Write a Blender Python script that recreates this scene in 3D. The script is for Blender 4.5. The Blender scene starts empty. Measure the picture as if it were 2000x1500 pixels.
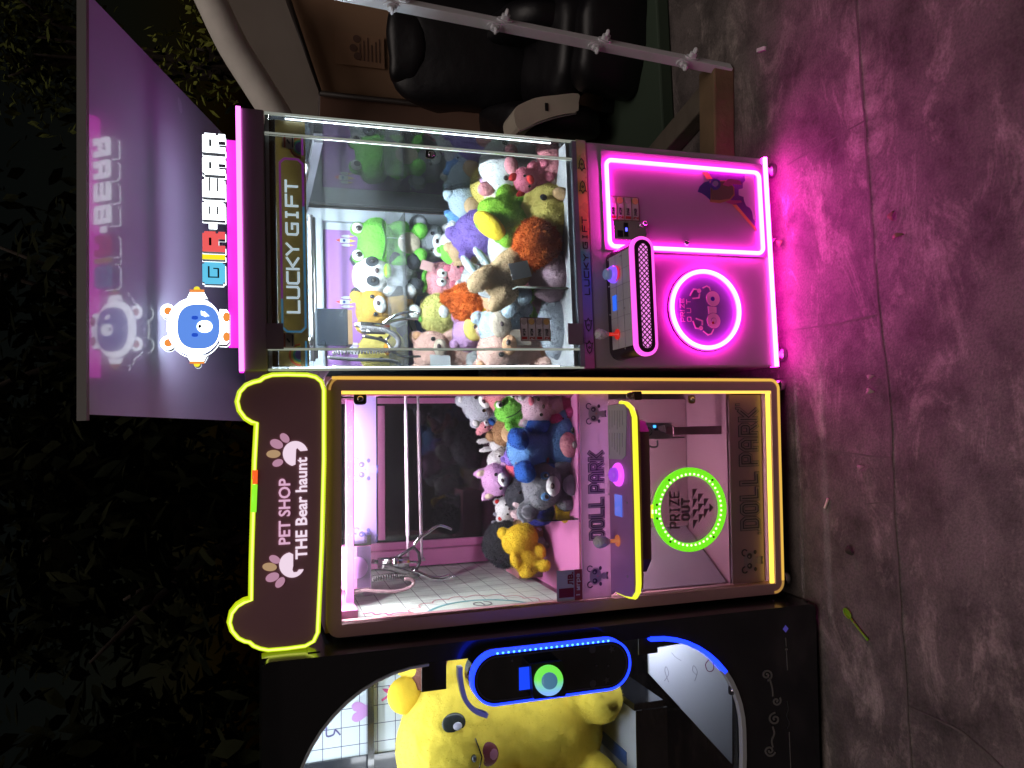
import bpy, math, random
from mathutils import Vector, Matrix, noise as mnoise
R = math.radians
random.seed(7)
sc = bpy.context.scene
COL = sc.collection

# ------------------------------------------------------------------ camera, sky, lamp, exposure
PITCH, ROLL, YAW = .3242, .0145, .0664
CAM = Vector((-.1812, -2.0704, 1.65))
FPX = 1503.0
_f = Vector((math.sin(YAW)*math.cos(PITCH), math.cos(YAW)*math.cos(PITCH), -math.sin(PITCH)))
_r = Vector((math.cos(YAW), -math.sin(YAW), 0))
_d = _f.cross(_r)
RIGHT = _r*math.cos(ROLL) + _d*math.sin(ROLL)
DOWN = _d*math.cos(ROLL) - _r*math.sin(ROLL)
cam_data = bpy.data.cameras.new('camera')
cam = bpy.data.objects.new('camera', cam_data)
COL.objects.link(cam)
cm = Matrix((DOWN, RIGHT, -_f)).transposed().to_4x4()     # phone held sideways: picture right is down
cm.translation = CAM
cam.matrix_world = cm
cam_data.sensor_width = 36
cam_data.lens = FPX*36/2000
cam_data.clip_start = .05
cam_data.clip_end = 300
sc.camera = cam

SUN_EL, SUN_AZ = R(66), R(-8)          # a high street lamp behind the camera, treated as a soft sun
w = bpy.data.worlds.new('World')
sc.world = w
w.use_nodes = True
nt = w.node_tree
bg = nt.nodes['Background']
sky = nt.nodes.new('ShaderNodeTexSky')
sky.sky_type = 'NISHITA'
sky.sun_disc = False
sky.sun_elevation = R(2)
sky.sun_rotation = math.pi + SUN_AZ
nt.links.new(sky.outputs[0], bg.inputs[0])
bg.inputs[1].default_value = .0015
sun_d = bpy.data.lights.new('street_light', 'SUN')
sun_d.energy = .72
sun_d.angle = R(40)
sun_d.color = (1, .87, .80)
sun = bpy.data.objects.new('street_light', sun_d)
COL.objects.link(sun)
sd = Vector((math.sin(SUN_AZ)*math.cos(SUN_EL), -math.cos(SUN_AZ)*math.cos(SUN_EL), math.sin(SUN_EL)))
sun.rotation_euler = sd.to_track_quat('Z', 'Y').to_euler()
sc.view_settings.view_transform = 'Standard'
sc.view_settings.look = 'None'
sc.view_settings.exposure = 0
sc.view_settings.gamma = 1
sc.cycles.use_denoising = True
sc.cycles.max_bounces = 10
sc.cycles.transparent_max_bounces = 24
sc.cycles.sample_clamp_indirect = 4
sc.cycles.caustics_reflective = False
sc.cycles.caustics_refractive = False

# ------------------------------------------------------------------ pixel -> point on a real plane
def ray(x, y):
    u, v = 1500-y, x
    return RIGHT*((u-750)/FPX) + DOWN*((v-1000)/FPX) + _f

class Frame:
    def __init__(s, x, y, z, yaw=0, roll=0):
        s.m = Matrix.Translation((x, y, z)) @ Matrix.Rotation(yaw, 4, 'Z') @ Matrix.Rotation(roll, 4, 'Y')
        s.i = s.m.inverted()
        s.o = s.i @ CAM
    def hit(s, x, y, val, ax):
        d = s.i.to_3x3() @ ray(x, y)
        return s.o + d*((val-s.o[ax])/d[ax])
    def p(s, x, y, Y=0.): return s.hit(x, y, Y, 1)
    def px(s, x, y, X): return s.hit(x, y, X, 0)
    def pz(s, x, y, Z): return s.hit(x, y, Z, 2)
    def q(s, x, y, Y=0.):
        a = s.p(x, y, Y); return (a.x, a.z)
    def qs(s, pts, Y=0.): return [s.q(a, b, Y) for a, b in pts]

WD = Frame(0, 0, 0)
LK = WD
PT = Frame(-.0379, -.0042, .05, -.0297, .0164)
BK = Frame(-.74, -.08, 0, -.0297, .0164)

# ------------------------------------------------------------------ materials
def lin(h):
    h = h.lstrip('#')
    c = [int(h[i:i+2], 16)/255 for i in (0, 2, 4)]
    return tuple(x/12.92 if x <= .04045 else ((x+.055)/1.055)**2.4 for x in c)

MATS = {}
def M(name, col=(.5, .5, .5), rough=.5, metal=0., em=None, es=1., var=.12, vs=14., bump=0., bs=60., spec=.5, coat=0., sheen=0., trans=0., det=3.):
    if name in MATS: return MATS[name]
    if isinstance(col, str): col = lin(col)
    m = bpy.data.materials.new(name)
    m.use_nodes = True
    n, l = m.node_tree.nodes, m.node_tree.links
    b = n['Principled BSDF']
    tc = n.new('ShaderNodeTexCoord')
    nz = n.new('ShaderNodeTexNoise'); nz.inputs['Scale'].default_value = vs; nz.inputs['Detail'].default_value = det
    l.new(tc.outputs['Object'], nz.inputs['Vector'])
    mx = n.new('ShaderNodeMix'); mx.data_type = 'RGBA'
    mx.inputs[6].default_value = (*[max(0, c*(1-var)) for c in col], 1)
    mx.inputs[7].default_value = (*[min(1, c*(1+var)) for c in col], 1)
    l.new(nz.outputs[0], mx.inputs[0])
    l.new(mx.outputs[2], b.inputs['Base Color'])
    mr = n.new('ShaderNodeMapRange')
    mr.inputs[3].default_value = max(0, rough-.06); mr.inputs[4].default_value = min(1, rough+.06)
    l.new(nz.outputs[0], mr.inputs[0]); l.new(mr.outputs[0], b.inputs['Roughness'])
    b.inputs['Metallic'].default_value = metal
    b.inputs['Specular IOR Level'].default_value = spec
    b.inputs['Coat Weight'].default_value = coat
    b.inputs['Coat Roughness'].default_value = .05
    if sheen:
        b.inputs['Sheen Weight'].default_value = sheen
        b.inputs['Sheen Roughness'].default_value = .5
        b.inputs['Sheen Tint'].default_value = (*[min(1, c*1.2+.1) for c in col], 1)
    if bump:
        bn = n.new('ShaderNodeTexNoise'); bn.inputs['Scale'].default_value = bs; bn.inputs['Detail'].default_value = 4
        l.new(tc.outputs['Object'], bn.inputs['Vector'])
        bp = n.new('ShaderNodeBump'); bp.inputs['Strength'].default_value = bump; bp.inputs['Distance'].default_value = .01
        l.new(bn.outputs[0], bp.inputs['Height']); l.new(bp.outputs[0], b.inputs['Normal'])
    if em is not None:
        if isinstance(em, str): em = lin(em)
        b.inputs['Emission Color'].default_value = (*em, 1)
        b.inputs['Emission Strength'].default_value = es
    if trans:
        out = n['Material Output']
        tr = n.new('ShaderNodeBsdfTranslucent'); l.new(mx.outputs[2], tr.inputs[0])
        ms = n.new('ShaderNodeMixShader'); ms.inputs[0].default_value = trans
        l.new(b.outputs[0], ms.inputs[1]); l.new(tr.outputs[0], ms.inputs[2]); l.new(ms.outputs[0], out.inputs[0])
    MATS[name] = m
    return m

def glass(name, ior=1.5, tint=(1, 1, 1), haze=0., rough=.0):
    if name in MATS: return MATS[name]
    m = bpy.data.materials.new(name); m.use_nodes = True
    n, l = m.node_tree.nodes, m.node_tree.links
    n.remove(n['Principled BSDF'])
    out = n['Material Output']
    tr = n.new('ShaderNodeBsdfTransparent'); tr.inputs[0].default_value = (*tint, 1)
    gl = n.new('ShaderNodeBsdfGlossy'); gl.inputs['Roughness'].default_value = rough
    fr = n.new('ShaderNodeFresnel'); fr.inputs[0].default_value = ior
    ms = n.new('ShaderNodeMixShader')
    l.new(fr.outputs[0], ms.inputs[0])
    last = tr
    if haze:
        da = n.new('ShaderNodeBsdfDiffuse'); db = n.new('ShaderNodeBsdfTranslucent'); df = n.new('ShaderNodeMixShader')
        da.inputs[0].default_value = db.inputs[0].default_value = (.8, .82, .85, 1); l.new(da.outputs[0], df.inputs[1]); l.new(db.outputs[0], df.inputs[2])
        tc = n.new('ShaderNodeTexCoord'); nz = n.new('ShaderNodeTexNoise'); nz.inputs['Scale'].default_value = 9; nz.inputs['Detail'].default_value = 6
        l.new(tc.outputs['Object'], nz.inputs[0])
        mu = n.new('ShaderNodeMath'); mu.operation = 'MULTIPLY'; mu.inputs[1].default_value = haze*2
        l.new(nz.outputs[0], mu.inputs[0])
        mh = n.new('ShaderNodeMixShader'); l.new(mu.outputs[0], mh.inputs[0])
        l.new(tr.outputs[0], mh.inputs[1]); l.new(df.outputs[0], mh.inputs[2]); last = mh
    l.new(last.outputs[0], ms.inputs[1]); l.new(gl.outputs[0], ms.inputs[2]); l.new(ms.outputs[0], out.inputs[0])
    MATS[name] = m
    return m

def grid_mat(name, base, line, step, wid, axes=(1, 2)):
    """printed paper with a square grid, lines taken from object coordinates"""
    if name in MATS: return MATS[name]
    m = M(name, base, rough=.35, var=.05)
    n, l = m.node_tree.nodes, m.node_tree.links
    b = n['Principled BSDF']
    src = b.inputs['Base Color'].links[0].from_socket
    tc = n.new('ShaderNodeTexCoord'); sp = n.new('ShaderNodeSeparateXYZ'); l.new(tc.outputs['Object'], sp.inputs[0])
    ds = []
    for a in axes:
        fl = n.new('ShaderNodeMath'); fl.operation = 'PINGPONG'; fl.inputs[1].default_value = step/2
        l.new(sp.outputs[a], fl.inputs[0])
        lt = n.new('ShaderNodeMath'); lt.operation = 'LESS_THAN'; lt.inputs[1].default_value = wid
        l.new(fl.outputs[0], lt.inputs[0]); ds.append(lt)
    mxm = n.new('ShaderNodeMath'); mxm.operation = 'MAXIMUM'
    l.new(ds[0].outputs[0], mxm.inputs[0]); l.new(ds[1].outputs[0], mxm.inputs[1])
    mx = n.new('ShaderNodeMix'); mx.data_type = 'RGBA'
    l.new(mxm.outputs[0], mx.inputs[0]); l.new(src, mx.inputs[6]); mx.inputs[7].default_value = (*lin(line), 1)
    l.new(mx.outputs[2], b.inputs['Base Color'])
    return m

def lamp_mat(name, col, s): return M(name, (.02, .02, .02), rough=.4, em=col, es=s)

# ------------------------------------------------------------------ mesh helper
class MB:
    def __init__(s): s.v, s.f, s.m, s.sm = [], [], [], []
    def add(s, vs, fs, mi=0, smooth=False):
        o = len(s.v)
        s.v += [tuple(a) for a in vs]
        for f in fs:
            s.f.append(tuple(i+o for i in f)); s.m.append(mi); s.sm.append(smooth)
        return s
    def box(s, x0, x1, y0, y1, z0, z1, mi=0):
        v = [(x, y, z) for z in (z0, z1) for y in (y0, y1) for x in (x0, x1)]
        return s.add(v, [(0, 2, 3, 1), (4, 5, 7, 6), (0, 1, 5, 4), (2, 6, 7, 3), (0, 4, 6, 2), (1, 3, 7, 5)], mi)
    def rbox(s, x0, x1, y0, y1, z0, z1, r=.006, mi=0):
        """box with chamfered front edges (x/z outline rounded)"""
        return s.prism(rrect(x0, x1, z0, z1, r, 3), y0, y1, mi)
    def prism(s, pts, ya, yb, mi=0, side=None):
        n = len(pts)
        area = sum(pts[i][0]*pts[(i+1) % n][1]-pts[(i+1) % n][0]*pts[i][1] for i in range(n))
        if area < 0: pts = pts[::-1]
        v = [(x, ya, z) for x, z in pts] + [(x, yb, z) for x, z in pts]
        s.add(v, [tuple(range(n))], mi)
        o = len(s.v)-2*n
        s.f.append(tuple(o+n+i for i in range(n-1, -1, -1))); s.m.append(mi); s.sm.append(False)
        for i in range(n):
            j = (i+1) % n
            s.f.append((o+j, o+i, o+n+i, o+n+j)); s.m.append(mi if side is None else side); s.sm.append(False)
        return s
    def flat(s, pts, Y, mi=0, t=.0012): return s.prism(pts, Y, Y+t, mi)
    def slab(s, pts, za, zb, mi=0, side=None):
        """polygon in XY extruded in Z"""
        n = len(pts)
        area = sum(pts[i][0]*pts[(i+1) % n][1]-pts[(i+1) % n][0]*pts[i][1] for i in range(n))
        if area < 0: pts = pts[::-1]
        v = [(x, y, za) for x, y in pts] + [(x, y, zb) for x, y in pts]
        o = len(s.v)
        s.add(v, [tuple(range(n-1, -1, -1))], mi)
        s.f.append(tuple(o+n+i for i in range(n))); s.m.append(mi); s.sm.append(False)
        for i in range(n):
            j = (i+1) % n
            s.f.append((o+i, o+j, o+n+j, o+n+i)); s.m.append(mi if side is None else side); s.sm.append(False)
        return s
    def tube(s, pts, r, closed=False, n=8, mi=0):
        pts = [Vector(p) for p in pts]; N = len(pts)
        rr = r if isinstance(r, (list, tuple)) else [r]*N
        vs, fs, up = [], [], None
        for i, p in enumerate(pts):
            a = pts[(i-1) % N] if (closed or i > 0) else p
            b = pts[(i+1) % N] if (closed or i < N-1) else p
            t = (b-a)
            t = t.normalized() if t.length > 1e-9 else Vector((0, 0, 1))
            if up is None:
                up = Vector((0, 1, 0)) if abs(t.y) < .9 else Vector((1, 0, 0))
            up = (up - t*up.dot(t))
            up = up.normalized() if up.length > 1e-6 else t.orthogonal().normalized()
            sd_ = t.cross(up)
            for k in range(n):
                an = 2*math.pi*k/n
                vs.append(p + (up*math.cos(an)+sd_*math.sin(an))*rr[i])
        for i in range(N if closed else N-1):
            j = (i+1) % N
            for k in range(n):
                k2 = (k+1) % n
                fs.append((i*n+k, i*n+k2, j*n+k2, j*n+k))
        if not closed:
            fs.append(tuple(range(n-1, -1, -1))); fs.append(tuple((N-1)*n+k for k in range(n)))
        return s.add(vs, fs, mi, True)
    def ell(s, c, r, mi=0, rot=None, nu=16, nv=10, jit=0., seed=0):
        if not isinstance(r, (tuple, list, Vector)): r = (r, r, r)
        vs, fs = [], []
        for j in range(nv+1):
            th = math.pi*j/nv
            for i in range(nu):
                ph = 2*math.pi*i/nu
                p = Vector((r[0]*math.sin(th)*math.cos(ph), r[1]*math.sin(th)*math.sin(ph), r[2]*math.cos(th)))
                if jit: p *= 1+jit*mnoise.noise(p*40/max(r)*.05+Vector((seed, seed*2.3, 0)))
                if rot is not None: p = rot @ p
                vs.append(p+Vector(c))
        for j in range(nv):
            for i in range(nu):
                i2 = (i+1) % nu
                fs.append((j*nu+i, (j+1)*nu+i, (j+1)*nu+i2, j*nu+i2))
        return s.add(vs, fs, mi, True)
    def lathe(s, prof, c, axis='Z', n=24, mi=0):
        vs, fs = [], []
        for r, h in prof:
            for k in range(n):
                a = 2*math.pi*k/n
                if axis == 'Z': p = (c[0]+r*math.cos(a), c[1]+r*math.sin(a), c[2]+h)
                elif axis == 'Y': p = (c[0]+r*math.cos(a), c[1]+h, c[2]+r*math.sin(a))
                else: p = (c[0]+h, c[1]+r*math.cos(a), c[2]+r*math.sin(a))
                vs.append(p)
        for j in range(len(prof)-1):
            for k in range(n):
                k2 = (k+1) % n
                fs.append((j*n+k, j*n+k2, (j+1)*n+k2, (j+1)*n+k))
        fs.append(tuple(range(n-1, -1, -1))); fs.append(tuple((len(prof)-1)*n+k for k in range(n)))
        return s.add(vs, fs, mi, True)
    def ribbon(s, pts, wd, Y, closed=False, mi=0, t=.0012):
        """flat stroke in the XZ plane with mitred joints, thickness t"""
        P = [Vector((a, b)) for a, b in pts]; N = len(P); L, Rr = [], []
        for i, p in enumerate(P):
            a = P[(i-1) % N] if (closed or i > 0) else None
            b = P[(i+1) % N] if (closed or i < N-1) else None
            d1 = (p-a).normalized() if a is not None else None
            d2 = (b-p).normalized() if b is not None else None
            if d1 is None: d1 = d2
            if d2 is None: d2 = d1
            n1, n2 = Vector((-d1.y, d1.x)), Vector((-d2.y, d2.x))
            m = n1+n2
            m = m.normalized() if m.length > 1e-6 else n1
            k = wd/2/max(.45, m.dot(n1))
            e = Vector((0, 0))
            if not closed and i == 0: e = -d2*wd/2
            if not closed and i == N-1: e = d1*wd/2
            L.append(p+m*k+e); Rr.append(p-m*k+e)
        vs = [(q.x, Y, q.y) for q in L]+[(q.x, Y, q.y) for q in Rr]+[(q.x, Y+t, q.y) for q in L]+[(q.x, Y+t, q.y) for q in Rr]
        fs = []
        for i in range(N if closed else N-1):
            j = (i+1) % N
            fs += [(i, N+i, N+j, j), (2*N+i, i, j, 2*N+j), (N+i, 3*N+i, 3*N+j, N+j), (2*N+j, 3*N+j, 3*N+i, 2*N+i)]
        if not closed: fs += [(0, 2*N, 3*N, N), (N-1, 2*N-1, 4*N-1, 3*N-1)]
        return s.add(vs, fs, mi)
    def xf(s, mat):
        s.v = [tuple(mat @ Vector(p)) for p in s.v]; return s
    def build(s, name, mats, parent=None, remesh=0., smooth_it=0, bev=0.):
        me = bpy.data.meshes.new(name)
        me.from_pydata(s.v, [], s.f)
        if not isinstance(mats, (list, tuple)): mats = [mats]
        for m in mats: me.materials.append(m)
        me.polygons.foreach_set('material_index', s.m)
        me.polygons.foreach_set('use_smooth', s.sm)
        me.update()
        o = bpy.data.objects.new(name, me)
        COL.objects.link(o)
        if parent is not None: o.parent = parent
        if remesh:
            md = o.modifiers.new('remesh', 'REMESH'); md.mode = 'VOXEL'; md.voxel_size = remesh; md.use_smooth_shade = True
            if smooth_it:
                s2 = o.modifiers.new('smooth', 'SMOOTH'); s2.iterations = smooth_it; s2.factor = .5
        if bev:
            bv = o.modifiers.new('bevel', 'BEVEL'); bv.width = bev; bv.segments = 2; bv.limit_method = 'ANGLE'
        return o

def rrect(x0, x1, z0, z1, r, n=6):
    out = []
    for cx, cz, a0 in ((x1-r, z1-r, 0), (x0+r, z1-r, 90), (x0+r, z0+r, 180), (x1-r, z0+r, 270)):
        for k in range(n+1):
            a = R(a0+90*k/n); out.append((cx+r*math.cos(a), cz+r*math.sin(a)))
    return out
def oval(cx, cz, rx, rz, n=32, pw=1., a0=0, a1=360):
    out = []
    m = n if a1-a0 >= 360 else n+1
    for k in range(m):
        a = R(a0+(a1-a0)*k/n); c, s_ = math.cos(a), math.sin(a)
        out.append((cx+rx*math.copysign(abs(c)**pw, c), cz+rz*math.copysign(abs(s_)**pw, s_)))
    return out
def smooth(pts, n=6, closed=False):
    """Catmull-Rom through points of any dimension"""
    P = [Vector(p) for p in pts]; N = len(P); out = []
    for i in range(N if closed else N-1):
        g = lambda k: P[k % N] if closed else P[max(0, min(N-1, k))]
        a, b, c, d = g(i-1), g(i), g(i+1), g(i+2)
        for k in range(n):
            t = k/n
            out.append(.5*((2*b)+(c-a)*t+(2*a-5*b+4*c-d)*t*t+(3*b-a-3*c+d)*t**3))
    if not closed: out.append(P[-1])
    return out

def tag(o, label=None, cat=None, group=None, kind=None):
    if label: o['label'] = label
    if cat: o['category'] = cat
    if group: o['group'] = group
    if kind: o['kind'] = kind
    return o
def empty(name, mat, label, cat, group=None):
    o = bpy.data.objects.new(name, None); COL.objects.link(o)
    o.matrix_world = mat; o.empty_display_size = .05
    return tag(o, label, cat, group)

# stroke letters on a 4 x 6 grid
GL = {
 'L': [[(0, 6), (0, 0), (4, 0)]], 'U': [[(0, 6), (0, .7), (.7, 0), (3.3, 0), (4, .7), (4, 6)]],
 'C': [[(4, 6), (.7, 6), (0, 5.3), (0, .7), (.7, 0), (4, 0)]], 'K': [[(0, 6), (0, 0)], [(4, 6), (.9, 3), (4, 0)]],
 'Y': [[(0, 6), (2, 3), (4, 6)], [(2, 2.6), (2, 0)]],
 'G': [[(4, 6), (.7, 6), (0, 5.3), (0, .7), (.7, 0), (4, 0), (4, 3), (2.2, 3)]],
 'I': [[(1.2, 6), (2.8, 6)], [(2, 5.5), (2, .5)], [(1.2, 0), (2.8, 0)]], 'F': [[(4, 6), (0, 6), (0, 0)], [(.6, 3), (3.4, 3)]],
 'T': [[(0, 6), (4, 6)], [(2, 5.5), (2, 0)]], 'D': [[(0, 6), (3, 6), (4, 5), (4, 1), (3, 0), (0, 0), (0, 6)]],
 'O': [[(.8, 6), (3.2, 6), (4, 5.2), (4, .8), (3.2, 0), (.8, 0), (0, .8), (0, 5.2), (.8, 6)]],
 'P': [[(0, 0), (0, 6), (3.3, 6), (4, 5.3), (4, 3.4), (3.3, 2.6), (.6, 2.6)]],
 'A': [[(0, 0), (0, 4.6), (1.2, 6), (2.8, 6), (4, 4.6), (4, 0)], [(.6, 2.3), (3.4, 2.3)]],
 'R': [[(0, 0), (0, 6), (3.3, 6), (4, 5.3), (4, 3.5), (3.3, 2.8), (.6, 2.8)], [(2, 2.6), (4, 0)]],
 'Z': [[(0, 6), (4, 6), (0, 0), (4, 0)]], 'E': [[(4, 6), (0, 6), (0, 0), (4, 0)], [(.6, 3), (3.4, 3)]],
 '"': [[(1, 6.4), (1, 4.6)], [(3, 6.4), (3, 4.6)]], ',': [[(1, 1.2), (1, -.6)], [(3, 1.2), (3, -.6)]], ' ': [], 'i': [[(0, 6), (0, 0)]],
}
def strokes(mb, text, x0, x1, z0, z1, Y, layers, gap=1.9, space=2.6, slope=0.):
    """layers: (stroke width in grid units, material index); later layers lie in front"""
    adv = [(space if c == ' ' else (1.2 if c == 'i' else 4)+gap) for c in text]
    tot = sum(adv)-gap
    sx, sz = (x1-x0)/tot, (z1-z0)/6
    for li, (wd, mi) in enumerate(layers):
        x = 0
        for c, a in zip(text, adv):
            for si, st in enumerate(GL[c]):
                pts = [(x0+(x+px)*sx, z0+pz*sz+slope*(x+px)*sx) for px, pz in st]
                cl = len(pts) > 3 and pts[0] == pts[-1]
                mb.ribbon(pts[:-1] if cl else pts, wd*min(sx, sz), Y-.0016*li-.0002*si, cl, mi, t=.0008)
            x += a

def text_mesh(name, body, x0, x1, z0, z1, Y, mat, parent=None, bold=0., depth=.001, plane='XZ'):
    cu = bpy.data.curves.new(name, 'FONT')
    cu.body = body; cu.offset = bold; cu.extrude = .01; cu.resolution_u = 3
    t = bpy.data.objects.new(name, cu); COL.objects.link(t)
    dg = bpy.context.evaluated_depsgraph_get()
    me = bpy.data.meshes.new_from_object(t.evaluated_get(dg))
    bpy.data.objects.remove(t)
    xs = [v.co.x for v in me.vertices]; ys = [v.co.y for v in me.vertices]; zs = [v.co.z for v in me.vertices]
    a, b, c, d, e, f = min(xs), max(xs), min(ys), max(ys), min(zs), max(zs)
    for v in me.vertices:
        X = x0+(v.co.x-a)/(b-a)*(x1-x0); Z = z0+(v.co.y-c)/(d-c)*(z1-z0); D = (v.co.z-e)/(f-e)*depth
        if plane == 'XZ': v.co = (X, Y-D, Z)
        else: v.co = (X, Z, Y+D)
    me.name = name; me.materials.clear(); me.materials.append(mat)
    o = bpy.data.objects.new(name, me); COL.objects.link(o)
    if parent is not None: o.parent = parent
    return o

def neon(name, pts3, r, core, base, parent, closed=True, back=.6, wide=1.25):
    """LED neon flex: white-hot core bead on a coloured glowing channel"""
    mb = MB()
    mb.tube(pts3, r, closed, 8, 0)
    mb.ribbon([(p[0], p[2]) for p in pts3], r*2*wide, pts3[0][1]+r*back, closed, 1, t=r*.5)
    return mb.build(name, [core, base], parent)

# shared materials
m_chrome = M('chrome', (.72, .70, .74), .18, 1.)
m_steel = M('brushed_steel', (.42, .42, .45), .34, 1.)
m_black = M('black_plastic', (.012, .012, .014), .32)
m_blackm = M('black_metal_paint', (.012, .013, .016), .22, coat=.4)
m_rubber = M('dark_rubber', (.02, .02, .022), .7)
m_greycab = M('lilac_grey_paint', (.36, .30, .36), .45, var=.05, bump=.02, bs=300)
m_header = M('header_grey_paint', (.30, .26, .27), .5, var=.06)
m_mag_core = M('magenta_tube_core', (.1, .1, .1), .3, em=(34, 1.15, 19), es=1.0)
m_mag = lamp_mat('magenta_glow', (1, .012, .60), 60)
m_mag_top = M('magenta_strip_face', (.1, .1, .1), .3, em=(2.6, .5, 2.4), es=1.0)
m_white_em = lamp_mat('white_sign_face', (.86, .94, 1), 4.2)
m_frame = M('mauve_frame_paint', (.52, .29, .31), .42, var=.06, bump=.015, bs=250)
m_yel = M('yellow_tube', (.1, .1, .02), .3, em=(.62, .86, .015), es=1.0)
m_yel_hot = lamp_mat('yellow_hot_core', (.95, 1.0, .16), 1.7)
m_yel_in = lamp_mat('yellow_tube_inner', (.42, .50, .004), 1.3)
m_amber = M('amber_led_bar', (.1, .1, .02), .3, em=(.86, .50, .08), es=.95)
m_amber_dim = M('amber_led_dim', (.1, .1, .02), .3, em=(.80, .42, .10), es=.5)
# ------------------------------------------------------------------ setting: ground
def ground_mat():
    m = M('worn_concrete', (.19, .155, .148), .72, var=.25, vs=1.3, det=8, spec=.35)
    n, l = m.node_tree.nodes, m.node_tree.links
    b = n['Principled BSDF']
    src = b.inputs['Base Color'].links[0].from_socket
    tc = n.new('ShaderNodeTexCoord')
    mp = n.new('ShaderNodeMapping'); mp.inputs['Scale'].default_value = (1.0, 2.1, 1); mp.inputs['Rotation'].default_value = (0, 0, R(38))
    l.new(tc.outputs['Object'], mp.inputs[0])
    n1 = n.new('ShaderNodeTexNoise'); n1.inputs['Scale'].default_value = 2.7; n1.inputs['Detail'].default_value = 13; n1.inputs['Roughness'].default_value = .76; n1.inputs['Distortion'].default_value = .7
    l.new(mp.outputs[0], n1.inputs[0])
    cr = n.new('ShaderNodeValToRGB'); cr.color_ramp.elements[0].position = .515; cr.color_ramp.elements[1].position = .63
    l.new(n1.outputs[0], cr.inputs[0])
    mx = n.new('ShaderNodeMix'); mx.data_type = 'RGBA'
    l.new(cr.outputs[0], mx.inputs[0]); l.new(src, mx.inputs[6]); mx.inputs[7].default_value = (.42, .345, .32, 1)
    n2 = n.new('ShaderNodeTexNoise'); n2.inputs['Scale'].default_value = 5; n2.inputs['Detail'].default_value = 9; n2.inputs['Roughness'].default_value = .7
    l.new(tc.outputs['Object'], n2.inputs[0])
    c2 = n.new('ShaderNodeValToRGB'); c2.color_ramp.elements[0].position = .36; c2.color_ramp.elements[0].color = (.42, .42, .42, 1); c2.color_ramp.elements[1].position = .56
    l.new(n2.outputs[0], c2.inputs[0])
    m2 = n.new('ShaderNodeMix'); m2.data_type = 'RGBA'; m2.blend_type = 'MULTIPLY'; m2.inputs[0].default_value = 1
    l.new(mx.outputs[2], m2.inputs[6]); l.new(c2.outputs[0], m2.inputs[7])
    n3 = n.new('ShaderNodeTexNoise'); n3.inputs['Scale'].default_value = 140; n3.inputs['Detail'].default_value = 3
    l.new(tc.outputs['Object'], n3.inputs[0])
    c3 = n.new('ShaderNodeValToRGB'); c3.color_ramp.elements[0].position = .3; c3.color_ramp.elements[0].color = (.62, .62, .62, 1); c3.color_ramp.elements[1].position = .62
    l.new(n3.outputs[0], c3.inputs[0])
    m3 = n.new('ShaderNodeMix'); m3.data_type = 'RGBA'; m3.blend_type = 'MULTIPLY'; m3.inputs[0].default_value = .8
    l.new(m2.outputs[2], m3.inputs[6]); l.new(c3.outputs[0], m3.inputs[7])
    l.new(m3.outputs[2], b.inputs['Base Color'])
    ad = n.new('ShaderNodeMath'); ad.operation = 'ADD'; l.new(n1.outputs[0], ad.inputs[0]); l.new(n3.outputs[0], ad.inputs[1])
    bp = n.new('ShaderNodeBump'); bp.inputs['Strength'].default_value = .35; bp.inputs['Distance'].default_value = .006
    l.new(ad.outputs[0], bp.inputs['Height']); l.new(bp.outputs[0], b.inputs['Normal'])
    return m
g = MB()
g.add([(-60, -60, 0), (60, -60, 0), (60, 60, 0), (-60, 60, 0)], [(0, 1, 2, 3)])
tag(g.build('ground', ground_mat()), kind='structure')
m_joint = M('dirt_filled_joint', (.13, .108, .10), .9, var=.4, vs=60)
def joint(pts, wd=.008):
    P = smooth([Vector(p) for p in pts], 10)
    mb = MB(); L, Rr = [], []
    for i, p in enumerate(P):
        t = (P[min(i+1, len(P)-1)]-P[max(0, i-1)]).normalized(); nn = Vector((-t.y, t.x))
        k = wd/2*(1+.55*mnoise.noise(Vector((p.x*31, p.y*31, 1)))+.4*mnoise.noise(Vector((p.x*9, p.y*9, 4))))
        off = nn*.004*mnoise.noise(Vector((p.x*14, p.y*14, 9)))
        L.append(p+nn*k+off); Rr.append(p-nn*k+off)
    N = len(P)
    mb.add([(q.x, q.y, .003) for q in L]+[(q.x, q.y, .003) for q in Rr], [(i, N+i, N+i+1, i+1) for i in range(N-1)])
    tag(mb.build('pavement_joint', m_joint), kind='structure')
G = lambda x, y: tuple(WD.pz(x, y, 0).xy)
joint([(2.6, -.375), (.9, -.378), (.67, -.382), (.42, -.382), (.13, -.386), (-.156, -.403), (-.434, -.393), (-.978, -.396), (-2.5, -.40)], .0065)
joint([G(1690, 236), G(1620, 275), G(1540, 322)], .005)
joint([G(1718, 612), G(1640, 630), G(1545, 645)], .005)
joint([G(1745, 895), G(1660, 885), G(1600, 878)], .005)
joint([G(1745, 980), G(1690, 985)], .004)
joint([G(1960, 1500), G(1880, 1430), G(1775, 1380)], .005)

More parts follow.
